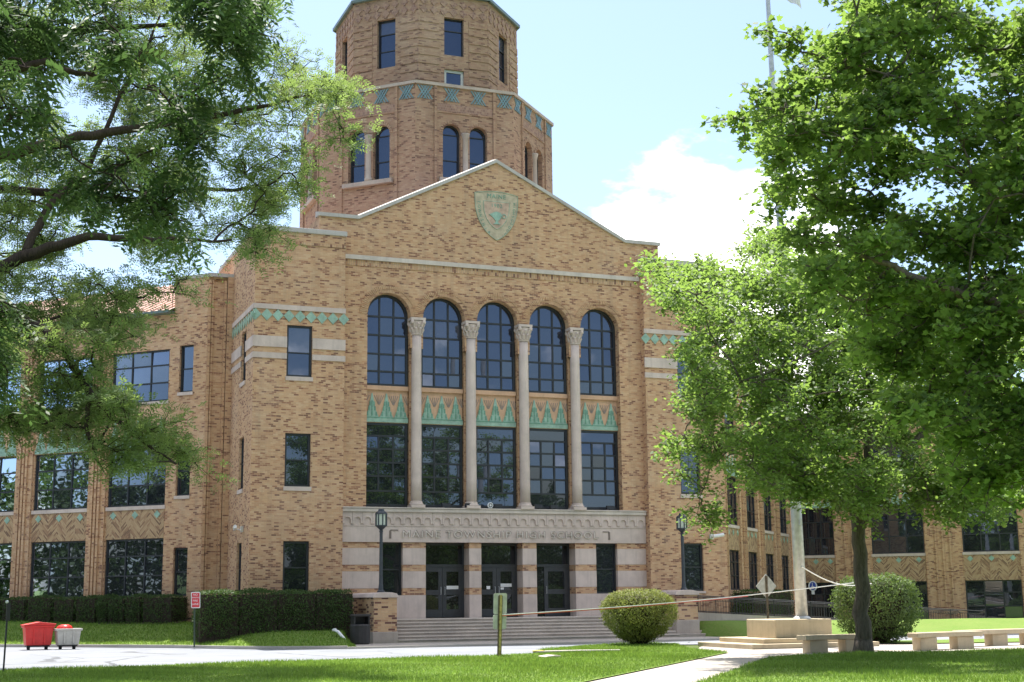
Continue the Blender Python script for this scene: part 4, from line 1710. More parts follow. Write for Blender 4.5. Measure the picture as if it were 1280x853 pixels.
# honey locust on the left, fine airy leaves
rng = np.random.default_rng(31)
DL = 36.
lt = np.array([at_depth(-230, 700, DL)[0], at_depth(-230, 700, DL)[1], 0.])
fork = at_depth(-200, 420, DL)
limbs = [([lt-np.array([0, 0, .1]), lt+np.array([0, 0, 2.]), fork, at_depth(-190, 200, DL), at_depth(-160, -60, DL)], [.55, .42, .33, .22, .10]),
         ([fork, at_depth(-100, 260, DL-.5), at_depth(0, 195, DL-1), at_depth(100, 172, DL-1), at_depth(185, 158, DL-.8), at_depth(290, 140, DL), at_depth(380, 120, DL)],
          [.26, .20, .16, .13, .10, .07, .03]),
         ([fork, at_depth(-90, 300, DL+.5), at_depth(0, 236, DL+1), at_depth(70, 240, DL+1.4), at_depth(150, 250, DL+1.6), at_depth(250, 235, DL+1.8), at_depth(350, 240, DL+2)],
          [.22, .17, .13, .11, .08, .06, .03]),
         ([fork, at_depth(-80, 370, DL-1), at_depth(30, 322, DL-1.6), at_depth(110, 296, DL-2), at_depth(190, 300, DL-2.2), at_depth(290, 300, DL-2)],
          [.24, .19, .16, .11, .06, .03]),
         ([fork, at_depth(-80, 400, DL-2), at_depth(15, 385, DL-2.6), at_depth(75, 430, DL-3), at_depth(110, 490, DL-3), at_depth(160, 540, DL-3), at_depth(220, 580, DL-3)],
          [.2, .16, .12, .10, .08, .05, .02]),
         ([at_depth(110, 490, DL-3), at_depth(112, 545, DL-3), at_depth(130, 590, DL-3)], [.06, .05, .02]),
         ([at_depth(30, 322, DL-1.6), at_depth(60, 260, DL-1), at_depth(110, 210, DL-.6), at_depth(160, 100, DL), at_depth(200, 20, DL)], [.12, .10, .07, .05, .03]),
         ([at_depth(-190, 200, DL), at_depth(-60, 90, DL+1), at_depth(80, 40, DL+1), at_depth(220, 30, DL+1), at_depth(330, 60, DL+.6)], [.16, .12, .09, .06, .03])]
up = [(-320, -90), (330, -90), (345, 20), (380, 62), (425, 85), (440, 110), (428, 130), (410, 150), (438, 185), (400, 205), (375, 240), (350, 262), (330, 290), (280, 300),
      (240, 300), (200, 330), (120, 330), (60, 330), (-320, 420)]
lowp = [(-320, 380), (0, 330), (90, 345), (120, 400), (150, 425), (120, 470), (170, 505), (215, 545), (248, 580), (240, 600), (205, 590), (190, 560), (150, 605), (120, 575), (70, 560),
        (20, 540), (-320, 560)]
tg = px_targets(up, 520, DL-1.2, DL+6.5, rng)+px_targets([(-60, 330), (60, 340), (150, 345), (200, 352), (212, 385), (190, 420), (60, 430), (-60, 420)], 42, DL-3, DL+3, rng)+px_targets(lowp, 190, DL-4.6, DL-.5, rng)
tg += [at_depth(x, y, DL-1+rng.uniform(-1, 1)) for x, y in ((400, 95), (420, 105), (430, 120), (415, 140), (425, 180), (440, 188), (395, 205), (375, 235), (330, 300), (320, 320),
                                                            (345, 285), (255, 590), (228, 565), (205, 520), (245, 370), (240, 340))]
make_tree('honey_locust', 'wide honey locust with fine airy leaves and dark bent limbs on the left', limbs, tg, rng, 'locust_leaf', 'dark_bark',
          88, .62, .30, None, .8, .03, .022, 5, compound=(4, .105, .26))

# walnut branches hanging close to us at top left
rng = np.random.default_rng(41)
DW = 14.
wt = np.array([at_depth(-420, 800, 13)[0], at_depth(-420, 800, 13)[1], 0.])
wtop = at_depth(-380, 200, 13)
limbs = [([wt-np.array([0, 0, .1]), wt+np.array([0, 0, 1.5]), wtop, at_depth(-330, -150, 13)], [.3, .24, .2, .12]),
         ([wtop, at_depth(-200, 20, DW-1), at_depth(-40, -50, DW-.5), at_depth(120, -60, DW), at_depth(250, -30, DW), at_depth(320, 20, DW)], [.12, .09, .07, .05, .03, .015]),
         ([wtop, at_depth(-180, 130, DW-1), at_depth(-40, 90, DW-1), at_depth(60, 80, DW-.6), at_depth(150, 100, DW-.6)], [.10, .07, .05, .035, .015]),
         ([wtop, at_depth(-160, 330, DW-1.4), at_depth(-60, 390, DW-1.4), at_depth(0, 430, DW-1.2)], [.06, .05, .03, .012])]
wp = [(-150, -90), (325, -90), (330, 10), (315, 45), (285, 50), (250, 45), (200, 60), (110, 60), (50, 70), (0, 60), (-150, 100)]
tg = px_targets(wp, 58, DW-1.6, DW+1.6, rng)
tg += [at_depth(x, y, DW+rng.uniform(-.6, .6)) for x, y in ((235, 130), (230, 165), (236, 195), (110, 215), (125, 235), (95, 225), (215, 262), (235, 285), (220, 235), (20, 150), (40, 130),
                                                            (250, 110), (300, 80), (140, 250), (200, 215), (-10, 400), (5, 440), (10, 480), (0, 350), (70, 170))]
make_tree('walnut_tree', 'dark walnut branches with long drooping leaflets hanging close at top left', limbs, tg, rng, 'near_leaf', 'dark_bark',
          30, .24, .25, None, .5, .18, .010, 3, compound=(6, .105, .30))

# clipped shrubs and hedges
def leafy(P0, fn_pts, rng, n, size, mat, core_mb, name, label, cat, group=None, tilt=.8, shape=OVAL, kind=None):
    t = thing(name, label, cat, group)
    P, Nn = fn_pts(n)
    nrm = Nn+rng.normal(0, tilt, P.shape)
    tone = np.clip(rng.normal(.5, .25, len(P)), 0, 1)
    V = leaf_faces(P, size*rng.uniform(.6, 1.3, len(P)), nrm, rng.uniform(0, 6.28, len(P)), shape, .1)
    np_mesh('foliage', V, len(shape), tone, mat, t)
    core_mb.build('stems', 'dark_bark', t, uv=False)
    return t


def superbox(cx, cy, cz, hx, hy, hz, rot, rng, e=.35, bump=.05):
    """points on a soft box"""
    def f(n):
        v = rng.normal(0, 1, (n, 3))
        v /= np.linalg.norm(v, axis=1, keepdims=True)
        # push towards a box
        m = np.max(np.abs(v), axis=1, keepdims=True)
        b = v/m
        # equalise by area
        q = b*(1-e)+v*1.15*e
        nr = v*e+np.where(np.abs(b) > .98, b, 0)*(1-e)+1e-6
        q = q*np.array([hx, hy, hz])
        ph = np.sin(q[:, 0]*4.1+cx)*np.cos(q[:, 1]*3.7+cy)*np.sin(q[:, 2]*5.1)*bump
        depth = rng.exponential(.03, n)
        q = q*(1+ph/max(hx, hy)-depth/ max(hx, hy, hz))[:, None]
        q += rng.normal(0, .015, q.shape)
        c, s_ = math.cos(rot), math.sin(rot)
        R = np.array([[c, -s_, 0], [s_, c, 0], [0, 0, 1]])
        return q@R.T+np.array([cx, cy, cz]), nr@R.T
    return f


def core(cx, cy, cz, hx, hy, hz, rot, k=.86):
    mb = MB()
    fr = Fr(cx, cy, math.cos(rot), math.sin(rot), -math.sin(rot), math.cos(rot))
    mb.box(fr, -hx*k, hx*k, cz-hz, cz+hz*k, -hy*k, hy*k)
    return mb


rng = np.random.default_rng(51)
# the row of clipped yews along the left wing
HX = Fr(-12.35, 3.75, -Q, Q, -Q, -Q)
bnd = [.1, 1.75, 2.55, 3.45, 4.0, 5.15, 6.35, 7.75, 9.15, 10.5, 11.9]
adj = ['tallest yew at the corner by the big clipped hedge', 'squat clipped yew, second out from the big hedge', 'broad round-topped yew under the first ground-floor wing window',
       'thin yew squeezed between two broader ones', 'flat-topped yew in front of the first wing pilaster', 'square yew beneath the second ground-floor wing window',
       'wide dark yew behind the pale grey cart', 'boxy yew behind the red cart', 'low yew left of the red cart', 'yew in the row at the left picture edge']
for i, (a, b) in enumerate(zip(bnd, bnd[1:])):
    u, hw = (a+b)/2, (b-a)/2
    x, y, _ = HX.p(u, 0)
    zt = 1.93+.05*math.sin(i*2.3)
    zb = .72
    cz, hz = (zt+zb)/2, (zt-zb)/2
    rot = math.atan2(Q, -Q)
    leafy(None, superbox(x, y, cz, hw*1.0, .62, hz, rot, rng, .32), rng, 4200, .075, 'yew_leaf', core(x, y, cz, hw, .62, hz, rot, .84), 'yew_shrub',
          'dark green '+adj[i], 'shrub', 'clipped yews along the left wing')
for nm, P_ in (('soil_bed', None),):
    sb_ = MB()
    for k in range(24):
        u0_, u1_ = -.1+k*.52, -.1+(k+1)*.52
        sb_.face([HX.p(u0_, .80, .72), HX.p(u1_, .80, .72), HX.p(u1_, 1.02, -.8), HX.p(u0_, 1.02, -.8)])
    tag(sb_.build(nm, 'dark_soil', uv=False), kind='structure')
# big hedge
for_h = MB()
hx0, hx1, hy, zb, zt = -12.75, -7.0, -2.0, .35, 2.03
t = thing('clipped_hedge', 'long dark clipped hedge in front of the left pavilion windows', 'hedge')
P, NN = [], []
for i in range(4):
    a = hx0+(hx1-hx0)*i/4
    b = hx0+(hx1-hx0)*(i+1)/4
    p, q = superbox((a+b)/2, hy, (zt+zb)/2, (b-a)/2*1.03, .85, (zt-zb)/2+.03*math.sin(i*2), 0, rng, .2)(7500)
    P.append(p)
    NN.append(q)
    for_h.box(W0, a+.02, b-.02, zb-.2, zt-.14, hy-.72, hy+.72)
P, NN = np.concatenate(P), np.concatenate(NN)
V = leaf_faces(P, .08*rng.uniform(.6, 1.3, len(P)), NN+rng.normal(0, .8, P.shape), rng.uniform(0, 6.28, len(P)), OVAL, .1)
np_mesh('foliage', V, 4, np.clip(rng.normal(.5, .25, len(P)), 0, 1), 'yew_leaf', t)
for_h.build('stems', 'dark_bark', t, uv=False)


def ball_bush(x, y, rx, ry, z0, z1, n, mat, size, name, label, taper=.55, ragged=.05, shape=OVAL):
    t = thing(name, label, 'bush')
    v = rng.normal(0, 1, (n, 3))
    v /= np.linalg.norm(v, axis=1, keepdims=True)
    cz, hz = z0+(z1-z0)*.58, (z1-z0)/2
    z = v[:, 2]
    hzz = np.where(z > 0, (z1-cz), (cz-z0))
    sq = 1+.10*np.cos(3*np.arctan2(v[:, 1], v[:, 0]))*(1-np.abs(z))
    lo = np.clip(-z, 0, 1)
    wf = 1-(1-taper)*lo**1.6
    # flatten sphere to a squarish profile
    hr = np.sqrt(v[:, 0]**2+v[:, 1]**2)**.65/np.maximum(1e-6, np.sqrt(v[:, 0]**2+v[:, 1]**2))
    q = np.c_[v[:, 0]*hr*rx*wf*sq, v[:, 1]*hr*ry*wf*sq, np.sign(z)*np.abs(z)**.9*hzz]
    ph = np.sin(q[:, 0]*6+1)*np.sin(q[:, 1]*7+2)*np.sin(q[:, 2]*6)
    q *= (1+ph*ragged-rng.exponential(.05, n)+rng.normal(0, ragged*.5, n))[:, None]
    P_ = q+np.array([x, y, cz])
    nr = v+rng.normal(0, .7, v.shape)
    V_ = leaf_faces(P_, size*rng.uniform(.6, 1.4, n), nr, rng.uniform(0, 6.28, n), shape, .1)
    np_mesh('foliage', V_, len(shape), np.clip(rng.normal(.5, .25, n), 0, 1), mat, t)
    c = MB()
    c.lathe(x, y, [(.22, 0), (.3*rx, z0+.1), (rx*.62, cz-.25*hz), (rx*.78, cz+.1), (rx*.7, cz+hz*.5), (rx*.3, z1-.2)], 14)
    for k in range(9):
        a = k*.7
        c.tube([(x+.1*math.cos(a), y+.1*math.sin(a), 0), (x+.3*math.cos(a), y+.3*math.sin(a), .35), (x+.55*rx*math.cos(a), y+.55*ry*math.sin(a), z0+.55)], .03, 5)
    c.build('stems', 'dark_bark', t, uv=False)
    return t


ball_bush(.58, -11.7, 1.27, 1.2, .12, 1.88, 21000, 'box_leaf', .065, 'round_bush', 'round clipped bush with sunlit yellow-green top on the lawn before the steps', .62, .06)
ball_bush(8.5, -14.2, 1.45, 1.3, .05, 2.30, 16000, 'shrub_leaf', .085, 'loose_bush', 'loose pale green bush directly behind the grey tree trunk', .9, .10)
# hedge below the right wing
x, y, _ = RW.p(9.6, 0, .9)
leafy(None, superbox(x, y, 1.0, 4.8, .6, .98, math.radians(45), rng, .2), rng, 9000, .085, 'yew_leaf', core(x, y, 1.0, 4.8, .6, .98, math.radians(45), .86), 'low_hedge',
      'low dark hedge along the right wing behind the ramp railing', 'hedge')
# low perennials at the foot of the yew row
t = None

# grass blades
def blades(name, polys_z, n, rng, hgt=(.035, .085)):
    out = []
    for poly, zf, cnt in polys_z:
        q = in_poly(poly, rng, cnt)
        out.append(np.c_[q, np.array([zf(a, b) for a, b in q])])
    P = np.concatenate(out)
    N = len(P)
    h = rng.uniform(*hgt, N)*(.7+.6*(np.sin(P[:, 0]*1.3+np.sin(P[:, 1]*.9))*.5+.5))
    a = rng.uniform(0, 6.28, N)
    w = rng.uniform(.006, .012, N)
    lean = rng.normal(0, .03, (N, 2))
    A = P+np.c_[np.cos(a)*w, np.sin(a)*w, np.zeros(N)]
    B = P-np.c_[np.cos(a)*w, np.sin(a)*w, np.zeros(N)]
    C = P+np.c_[lean, h]
    V = np.stack([A, B, C], 1).reshape(-1, 3)
    tone = np.clip(.45+.22*np.sin(P[:, 0]*.8+1)*np.cos(P[:, 1]*1.1)+.15*np.sin(P[:, 0]*2.7+P[:, 1]*1.9)+rng.normal(0, .28, N), 0, 1)
    o = np_mesh(name, V, 3, tone, 'blade')
    return tag(o, 'short green lawn grass in sun and tree shade', 'grass', kind='stuff')


rng = np.random.default_rng(61)
vis_left = [(-21, -19.05), (-20, -18.85), (-11.2, -17.45), (-7.3, -17.55), (-5.3, -16.65), (-4.2, -14.25), (-1.2, -10.85), (.2, -10.15), (1.85, -10.35), (2.15, -11.6), (1.15, -13.4),
            (.15, -16.5), (-.36, -19.3), (-9.8, -30.45), (-12.5, -33.5), (-21.5, -26)]
vis_right = [(-1.2, -22.95), (.3, -22.1), (3.5, -21.95), (7.2, -22.65), (10, -23.1), (10, -31), (-3, -36), (-9, -33), (-7.98, -31.65)]
blades('lawn_grass', [(vis_left, lambda a, b: .034, 95000), (vis_right, lambda a, b: .034, 55000)], 0, rng)
bl = []
Vb = GRID['lawn_bank0']
i0 = rng.integers(8, 41, 26000)
j0 = rng.integers(0, 9, 26000)
fx, fy = rng.uniform(0, 1, 26000)[:, None], rng.uniform(0, 1, 26000)[:, None]
pb_ = (Vb[i0, j0]*(1-fx)+Vb[i0+1, j0]*fx)*(1-fy)+(Vb[i0, j0+1]*(1-fx)+Vb[i0+1, j0+1]*fx)*fy
N = len(pb_)
a_ = rng.uniform(0, 6.28, N)
A_ = pb_+np.c_[np.cos(a_), np.sin(a_), np.zeros(N)]*.014
B_ = pb_-np.c_[np.cos(a_), np.sin(a_), np.zeros(N)]*.014
C_ = pb_+np.c_[rng.normal(0, .03, (N, 2)), rng.uniform(.05, .11, N)]
o = np_mesh('bank_grass', np.stack([A_, B_, C_], 1).reshape(-1, 3), 3, np.clip(rng.normal(.5, .25, N), 0, 1), 'blade')
tag(o, 'short grass on the bank between road and left wing', 'grass', kind='stuff')

# a belt of trees across the street, behind the camera: mirrored in the ground-floor windows
rng = np.random.default_rng(71)
P, T = [], []
for k in range(82):
    x = -150+k*5.2+rng.uniform(-1.5, 1.5)
    y = -96+rng.uniform(-4, 4)
    H = rng.uniform(8.5, 14)
    if k >= 46:
        x, y = -88+rng.uniform(-5, 5), -92+(k-46)*4.6
        H = rng.uniform(15, 20)
    r = rng.uniform(3, 4.6)
    v = rng.normal(0, 1, (4200, 3))
    v /= np.linalg.norm(v, axis=1, keepdims=True)
    rad = rng.uniform(.55, 1.05, 4200)[:, None]
    P.append(v*rad*np.array([r, r, H*.47])+np.array([x, y, H*.53]))
    T.append(np.clip(rng.normal(.5, .2, 4200)+rng.uniform(-.2, .2), 0, 1))
P, T = np.concatenate(P), np.concatenate(T)
V = leaf_faces(P, rng.uniform(.35, .75, len(P)), rng.normal(0, 1, P.shape)+np.array([0, 0, .5]), rng.uniform(0, 6.28, len(P)), OVAL, .1)
o = np_mesh('distant_trees', V, 4, T, 'far_leaf')
tag(o, 'belt of trees across the street mirrored in the windows', 'trees', kind='stuff')

# ------------------------------------------------------------------ street furniture
# flagpole and its block
t = thing('flagpole', 'tall pale grey steel flagpole rising from the concrete block', 'flagpole')
mb = MB()
fpx, fpy = 4.62, -15.5
lean = np.array([-.28, 0.0, 0])
pts = [np.array([fpx, fpy, .85])+lean*(k/8.)*1.0+np.array([0, 0, 27.*k/8]) for k in range(9)]
mb.tube(pts, [.20, .185, .165, .145, .125, .105, .085, .07, .055], 16)
mb.build('pole', 'galvanised_steel', t, smooth=True, uv=False)
mb = MB()
mb.lathe(fpx-.28, fpy, [(.02, 27.85), (.12, 27.95), (.13, 28.03), (.08, 28.13), (.01, 28.15)], 14)
mb.build('finial', 'yellow_paint', t, smooth=True, uv=False)
mb = MB()
mb.lathe(fpx, fpy, [(.30, .86), (.30, .90), (.24, .95), (.21, .97)], 16)
mb.build('collar', 'galvanised_steel', t, uv=False)
mb = MB()
hp = pts[1]*.60+pts[0]*.40
mb.box(Fr(fpx-.02, fpy, 1, 0, 0, -1), -.05, .05, 3.9, 4.1, .18, .24)
mb.build('cleat', 'galvanised_steel', t, uv=False)
# flag, only its lower corner in view
mb = MB()
fp = at_depth(985, -40, 43)
fr = Fr(fpx-.2, fpy, .80, -.60, -.6, -.8)
nx_, nz_ = 12, 6
G = [[fr.p(.15+1.0*i/nx_*(.85+.02*j), 23.75-.85*i/nx_*.9-.85*j/nz_*(1.35), .10*math.sin(i*1.1+j*.5)) for j in range(nz_+1)] for i in range(nx_+1)]
for i in range(nx_):
    for j in range(nz_):
        mb.face([G[i][j], G[i+1][j], G[i+1][j+1], G[i][j+1]])
o = mb.build('flag', 'flag_cloth', None, uv=False)
md = o.modifiers.new('thick', 'SOLIDIFY')
md.thickness = .006
tag(o, 'pale flag hanging limp from the flagpole at the top edge', 'flag')
# halyard
mb = MB()
p0 = np.array([fpx-.06, fpy-.22, 2.55])
p1 = np.array([7.6, -15.2, 2.0])
mb.tube([p0*(1-s_)+p1*s_-np.array([0, 0, .28*math.sin(math.pi*s_)]) for s_ in np.linspace(0, 1, 12)], .018, 6)
o = mb.build('rope', 'white_paint', None, uv=False)
tag(o, 'white rope sagging from the flagpole towards the loose bush', 'rope')
mb = MB()
t = thing('flagpole_block', 'tan concrete block on two low steps carrying the flagpole', 'block')
mb.slab([(3.10, -16.3), (5.22, -16.3), (5.5, -14.4), (3.3, -14.2)], .30, .88)
mb.build('block', 'bench_concrete', t, bevel=.03)
mb = MB()
mb.slab([(2.40, -16.75), (5.9, -16.75), (6.3, -13.9), (2.6, -13.6)], .155, .30)
mb.slab([(1.75, -17.15), (6.4, -17.15), (6.9, -13.4), (2.0, -13.2)], 0, .155)
mb.build('block_step', 'bench_concrete', t, bevel=.02)
# benches
def bench(x0, x1, y, dy, curve_, legs, label, ztop=.51):
    t = thing('concrete_bench', label, 'bench', 'curved concrete benches round the plaza')
    mb = MB()
    n = 8
    P1, P2 = [], []
    for k in range(n+1):
        s_ = k/n
        yy = y+curve_*s_+.18*math.sin(math.pi*s_)
        P1.append((x0+(x1-x0)*s_, yy-.25))
        P2.append((x0+(x1-x0)*s_, yy+.25))
    mb.slab(P1+P2[::-1], ztop-.14, ztop)
    mb.build('seat', 'bench_concrete', t, bevel=.02)
    for a in legs:
        l = MB()
        s_ = (a-x0)/(x1-x0)
        yy = y+curve_*s_+.18*math.sin(math.pi*s_)
        l.slab([(a-.30, yy-.2), (a+.30, yy-.2), (a+.30, yy+.2), (a-.30, yy+.2)], 0, ztop-.14)
        l.build('leg', 'bench_concrete', t, bevel=.02)


bench(1.13, 3.35, -20.85, .15, .1, (1.68, 2.9), 'concrete bench at the foot of the tree trunk, beside the flagpole block')
bench(4.88, 7.58, -20.9, .15, .45, (5.45, 6.98), 'concrete bench just right of the tree trunk, nearest the lawn')
bench(7.75, 11.6, -19.3, -.1, .5, (9.55, 11.0), 'concrete bench at the right picture edge, behind the others')

# signs
def uchan(mb, pts, w=.05):
    mb.tube(pts, w, 4)


t = thing('traffic_sign', 'two metal sign plates seen from behind on a leaning yellow post', 'sign')
fr = Fr(-6.83, -17.9, math.cos(.10), math.sin(.10), math.sin(.10), -math.cos(.10))
mb = MB()
mb.prism(fr, [(-.075, 0), (-.005, 0), (.055, 1.72), (-.015, 1.72)], .0, .05)
mb.build('post', 'yellow_post', t, uv=False)
mb = MB()
mb.prism(fr, [(-.105, 0), (-.075, 0), (-.015, 1.70), (-.045, 1.70)], .005, .03)
mb.prism(fr, [(-.005, 0), (.02, 0), (.08, 1.70), (.055, 1.70)], .005, .03)
mb.build('post_flange', 'rusty_post', t, uv=False)


def rplate(fr, u0, u1, z0, z1, sk, d0, d1, mat, t, name, r=.05):
    P = []
    for (cu_, cz_, a0) in ((u1-r, z1-r, 0), (u0+r, z1-r, 90), (u0+r, z0+r, 180), (u1-r, z0+r, 270)):
        for k in range(5):
            a = math.radians(a0+k*22.5)
            z = cz_+r*math.sin(a)
            P.append((cu_+r*math.cos(a)+sk*(z-z0), z))
    mb = MB()
    mb.prism(fr, P, d0, d1)
    return mb.build(name, mat, t, uv=False)


rplate(fr, -.20, .22, 1.19, 1.77, .03, -.02, -.008, 'sign_back', t, 'plate')
rplate(fr, -.22, .20, .77, 1.175, .03, -.02, -.008, 'sign_back', t, 'plate')

t = thing('warning_sign', 'grey back of a diamond road sign on a thin post by the flagpole block', 'sign')
fr = Fr(5.47, -12.0, math.cos(.05), math.sin(.05), math.sin(.05), -math.cos(.05))
mb = MB()
mb.prism(fr, [(-.43, 1.97), (0, 1.54), (.43, 1.97), (0, 2.40)], -.02, -.006)
mb.build('plate', 'sign_back_grey', t, uv=False)
mb = MB()
mb.box(fr, -.035, .035, 0, 2.33, -.005, .04)
mb.build('post', 'rusty_post', t, uv=False)

t = thing('parking_sign', 'small red and white sign on a dark post before the big hedge', 'sign')
fr = Fr(-13.05, -3.6, math.cos(-.15), math.sin(-.15), math.sin(-.15), -math.cos(-.15))
mb = MB()
mb.prism(fr, [(-.03, .05), (.03, .05), (-.01, 1.75), (-.07, 1.75)], -.05, -.01)
mb.build('post', 'green_post', t, uv=False)
rplate(fr, -.15, .17, 1.42, 1.99, -.03, 0, .01, 'white_paint', t, 'plate', .04)
rplate(fr, -.125, .145, 1.45, 1.96, -.03, .0105, .014, 'sign_red', t, 'sign_face', .03)
for s_, z, h in (('NO', 1.89, .10), ('PARKING', 1.79, .07), ('FIRE', 1.68, .10), ('LANE', 1.56, .10)):
    text_mesh('sign_letters', s_, h, 'white_paint', fr, -.01, z, .016, .001, t, 1.)

t = thing('disabled_sign', 'small blue and white wheelchair sign on the right block wall', 'sign')
fr = RB.sh(1.22, .012)
mb = MB()
mb.prism(fr, [(.27*math.cos(2*math.pi*k/24), 2.26+.30*math.sin(2*math.pi*k/24)) for k in range(24)], 0, .01)
mb.box(fr, -.09, .09, 1.76, 1.955, 0, .009)
mb.build('plate', 'white_paint', t, uv=False)
mb = MB()
mb.prism(fr, [(.19*math.cos(2*math.pi*k/20), 2.26+.24*math.sin(2*math.pi*k/20)) for k in range(20)], .011, .016)
mb.build('sign_face', 'sign_blue', t, uv=False)
mb = MB()
mb.prism(fr, [(.03*math.cos(2*math.pi*k/10)-.02, 2.42+.03*math.sin(2*math.pi*k/10)) for k in range(10)], .017, .02)
for a, b, c, d in ((-.04, .0, 2.22, 2.38), (-.04, .07, 2.20, 2.235), (.05, .085, 2.12, 2.22)):
    mb.box(fr, a, b, c, d, .017, .02)
mb.tube([fr.p(-.02+.085*math.cos(a), 2.17+.085*math.sin(a), .019) for a in np.linspace(1.9, 5.9, 12)], .012, 5)
mb.build('wheelchair_symbol', 'white_paint', t, uv=False)

t = thing('marker_post', 'thin black metal post with small box at the left picture edge', 'post')
mb = MB()
mb.tube([(-20.05, -20, 0), (-20.02, -20, 1.66)], .022, 6)
mb.build('post', 'black_metal', t, uv=False)
mb = MB()
mb.box(Fr(-20.02, -20, 1, 0, 0, -1), -.035, .055, 1.22, 1.62, -.04, .04)
mb.build('box', 'dark_plastic', t, uv=False)
mb = MB()
mb.lathe(-20.05, -20.04, [(.02, 1.62), (.035, 1.64), (.035, 1.67), (.02, 1.69)], 10)
mb.build('clip', 'white_paint', t, uv=False)

# barrier tape from the yellow sign post across to a far stake
tape = MB()
pA, pB = np.array([-6.78, -17.95, 1.17]), np.array([6.2, -16.2, 2.02])
pts = [pA*(1-s_)+pB*s_-np.array([0, 0, .10*math.sin(math.pi*s_)]) for s_ in np.linspace(0, 1, 16)]
tape.tube(pts, .016, 5)
o = tape.build('barrier_tape', 'white_paint', None, uv=False)
tag(o, 'white and red barrier tape stretched from the yellow sign post past the round bush', 'tape')
tp2 = MB()
tp2.tube([p-np.array([0, 0, .026]) for p in pts[:11]], .012, 5)
tp2.build('tape_edge', 'tape_red', o, uv=False)

# carts
def cart(cx, cy, w, dp, z0, z1, mat, label, lid, rot=.1):
    t = thing('utility_cart', label, 'cart', 'tilt carts parked on the road edge')
    c, s_ = math.cos(rot), math.sin(rot)
    fr = Fr(cx, cy, c, s_, s_, -c)
    mb = MB()
    a, b = w/2, w/2-.11
    i = len(mb.v)
    m0, m1 = dp/2, dp/2-.09
    ring = lambda hx, hd, z: [fr.p(-hx, z, -hd), fr.p(hx, z, -hd), fr.p(hx, z, hd), fr.p(-hx, z, hd)]
    lev = [ring(b, m1, z0), ring(a-.05, m0-.04, z1-.08), ring(a, m0, z1-.07), ring(a, m0, z1), ring(a-.04, m0-.04, z1), ring(b+.0, m1, z0+.06)]
    mb.v += [p for r_ in lev for p in r_]
    for k in range(5):
        for j in range(4):
            j2 = (j+1) % 4
            mb.f.append((k*4+j, k*4+j2, k*4+4+j2, k*4+4+j))
            mb.m.append(0)
    mb.f.append((3, 2, 1, 0))
    mb.m.append(0)
    mb.f.append((20, 21, 22, 23))
    mb.m.append(0)
    for u in (-w*.17, w*.17):                   # moulded ribs
        mb.box(fr, u-.03, u+.03, z0+.05, z1-.09, m1+.0, m0-.02)
    mb.build('tub', mat, t, uv=False, bevel=.015)
    ch = MB()
    ch.box(fr, -b+.03, b-.03, z0-.05, z0-.002, -m1+.05, m1-.05)
    ch.build('chassis', 'black_metal', t, uv=False)
    for u in (-b+.12, b-.12):
        for d in (-m1+.12, m1-.12):
            wv = MB()
            q = fr.p(u, 0, d)
            wv.tube([fr.p(u-.025, .075, d), fr.p(u+.025, .075, d)], .075, 14)
            wv.box(fr, u-.04, u+.04, .08, z0-.05, d-.02, d+.02)
            wv.build('wheel', 'rubber', t, uv=False)
    if lid == 'lid':
        l = MB()
        l.prism(Fr(cx, cy, c, s_, s_, -c), [(-a-.03, z1+.004), (a+.03, z1+.004), (a+.03, z1+.06), (0, z1+.13), (-a-.03, z1+.03)], -m0-.02, m0+.02)
        l.build('lid', mat, t, uv=False, bevel=.02)
    return t


cart(-18.22, -.75, 1.08, .75, .16, .86, 'cart_red', 'bright red plastic utility cart with lid at the road edge', 'lid')
cart(-17.2, -.95, .94, .7, .16, .74, 'cart_grey', 'pale grey utility cart with a red bundle showing over its rim', None)
mb = MB()
rr = random.Random(4)
mb.lathe(-17.3, -.9, [(.02, .62), (.24, .64), (.27, .74), (.2, .84), (.1, .88), (.02, .87)], 12, fac=lambda a: 1+.2*math.sin(3*a)+.1*math.sin(5*a+1))
o = mb.build('red_bundle', 'cart_red', None, uv=False, smooth=True)
tag(o, 'crumpled red bundle lying in the pale grey cart', 'bundle')

# litter bin
t = thing('litter_bin', 'dark litter bin with domed hood beside the left stair pier', 'bin')
mb = MB()
bx, by = -7.2, -4.5
mb.lathe(bx, by, [(.33, .05), (.36, .10), (.375, .60), (.385, .72), (.37, .76), (.33, .78)], 16)
mb.build('drum', 'dark_plastic', t, uv=False)
mb = MB()
fr = Fr(bx, by, 1, 0, 0, -1)
mb.box(fr, -.30, -.24, .76, 1.05, -.24, .24)
mb.box(fr, .24, .30, .76, 1.05, -.24, .24)
mb.box(fr, -.24, .24, .76, 1.05, -.26, -.22)
mb.prism(fr, [(-.33, 1.05), (.33, 1.05), (.33, 1.09), (.28, 1.14), (-.28, 1.14), (-.33, 1.09)], -.28, .28)
mb.build('hood', 'dark_plastic', t, uv=False, bevel=.012)
# white pipe elbow lying on the grass by the bin
mb = MB()
mb.tube([(-8.15, -4.4, .58), (-8.05, -4.6, .52), (-7.83, -5.0, .16)], .055, 8)
mb.tube([(-8.15, -4.4, .62), (-8.14, -4.42, .55)], .085, 8)
o = mb.build('drain_pipe', 'white_paint', None, uv=False)
tag(o, 'short white drain pipe slanting out of the grass beside the litter bin', 'pipe')
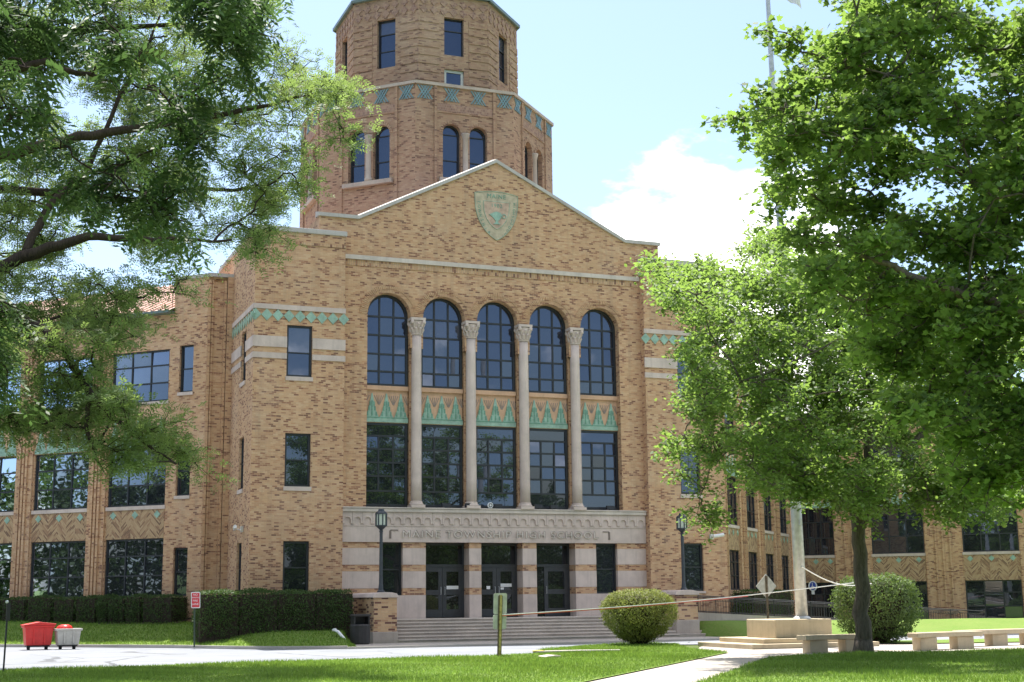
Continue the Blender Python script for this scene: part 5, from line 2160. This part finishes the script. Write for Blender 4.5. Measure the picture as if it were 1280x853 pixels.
# painted kerb stub and paper
mb = MB()
mb.slab([(-5.35, -16.72), (-5.2, -16.3), (-3.6, -16.35), (-2.6, -16.85), (-2.7, -17.05), (-3.8, -16.75)], .0, .10)
o = mb.build('kerb_stub', 'kerb_concrete', None, uv=False, bevel=.02)
tag(o, kind='structure')
mb = MB()
mb.slab([(-5.36, -16.75), (-5.19, -16.25), (-4.9, -16.25), (-4.95, -16.62)], .095, .112)
mb.build('kerb_paint', 'yellow_paint', o, uv=False)
mb = MB()
mb.prism(Fr(-6.05, -19.6, 1, 0, 0, -1), [(-.22, .05), (.22, .05), (.2, .09), (.05, .10), (-.2, .075)], -.3, .3)
o = mb.build('cover_plate', 'pale_limestone', None, uv=False, bevel=.01)
tag(o, 'small pale concrete cover plate lying in the front lawn', 'plate')

# cameras and floodlights
def cctv(fr, u, z, label, s_=1):
    t = thing('security_camera', label, 'camera', 'security cameras on the pavilions')
    mb = MB()
    mb.box(fr, u-.09, u+.09, z-.10, z+.14, 0, .10)
    mb.build('bracket', 'cream_paint', t, uv=False, bevel=.01)
    mb = MB()
    mb.tube([fr.p(u, z, .1), fr.p(u, z+.02, .25), fr.p(u+s_*.1, z+.02, .35)], .03, 7)
    mb.tube([fr.p(u-s_*.05, z+.03, .32), fr.p(u+s_*.42, z+.10, .40)], .075, 10)
    mb.build('camera_body', 'white_paint', t, uv=False)


cctv(Fr(LX0, -.4, 0, 1, -1, 0), 1.3, 4.45, 'white security camera on the left pavilion corner above the hedge', -1)
cctv(PF, 9.83, 4.22, 'white security camera on the right pavilion beside the lamp post', 1)
ledge = FRONT
fl = [(-2.35, 'black floodlight on the ledge below the second lower window from the left'),
      (-1.36, 'black floodlight on the ledge just left of the second column from the left'),
      (-.05, 'black floodlight on the ledge below the middle lower window'),
      (1.72, 'black floodlight on the ledge just right of the third column from the left'),
      (2.50, 'black floodlight on the ledge below the fourth lower window from the left'),
      (5.15, 'black floodlight on the ledge below the rightmost lower window')]
for k, (u, lab) in enumerate(fl):
    t = thing('floodlight', lab, 'floodlight', 'floodlights along the stone ledge')
    mb = MB()
    d = .02 if k not in (1, 3) else .14
    mb.prism(Fr(*FRONT.p(u-.18, 0, 0)[:2], 0, -1, 1, 0), [(d-.1, 5.40), (d+.08, 5.40), (d+.06, 5.56), (d-.06, 5.56)], 0, .36)
    mb.build('housing', 'black_metal', t, uv=False)
    mb = MB()
    mb.box(FRONT, u-.04, u+.04, 5.362, 5.41, d-.05, d+.05)
    mb.build('foot', 'black_metal', t, uv=False)
t = thing('ledge_speaker', 'small round white device on the ledge below the middle lower window', 'device')
mb = MB()
u = -.42
mb.prism(FRONT, [(u+.12*math.cos(2*math.pi*k/16), 5.50+.12*math.sin(2*math.pi*k/16)) for k in range(16)], .06, .12)
mb.build('housing', 'white_paint', t, uv=False)
mb = MB()
mb.tube([FRONT.p(u+.07*math.cos(2*math.pi*k/16), 5.50+.07*math.sin(2*math.pi*k/16), .122) for k in range(17)], .018, 5)
mb.build('dark_ring', 'black_metal', t, uv=False)
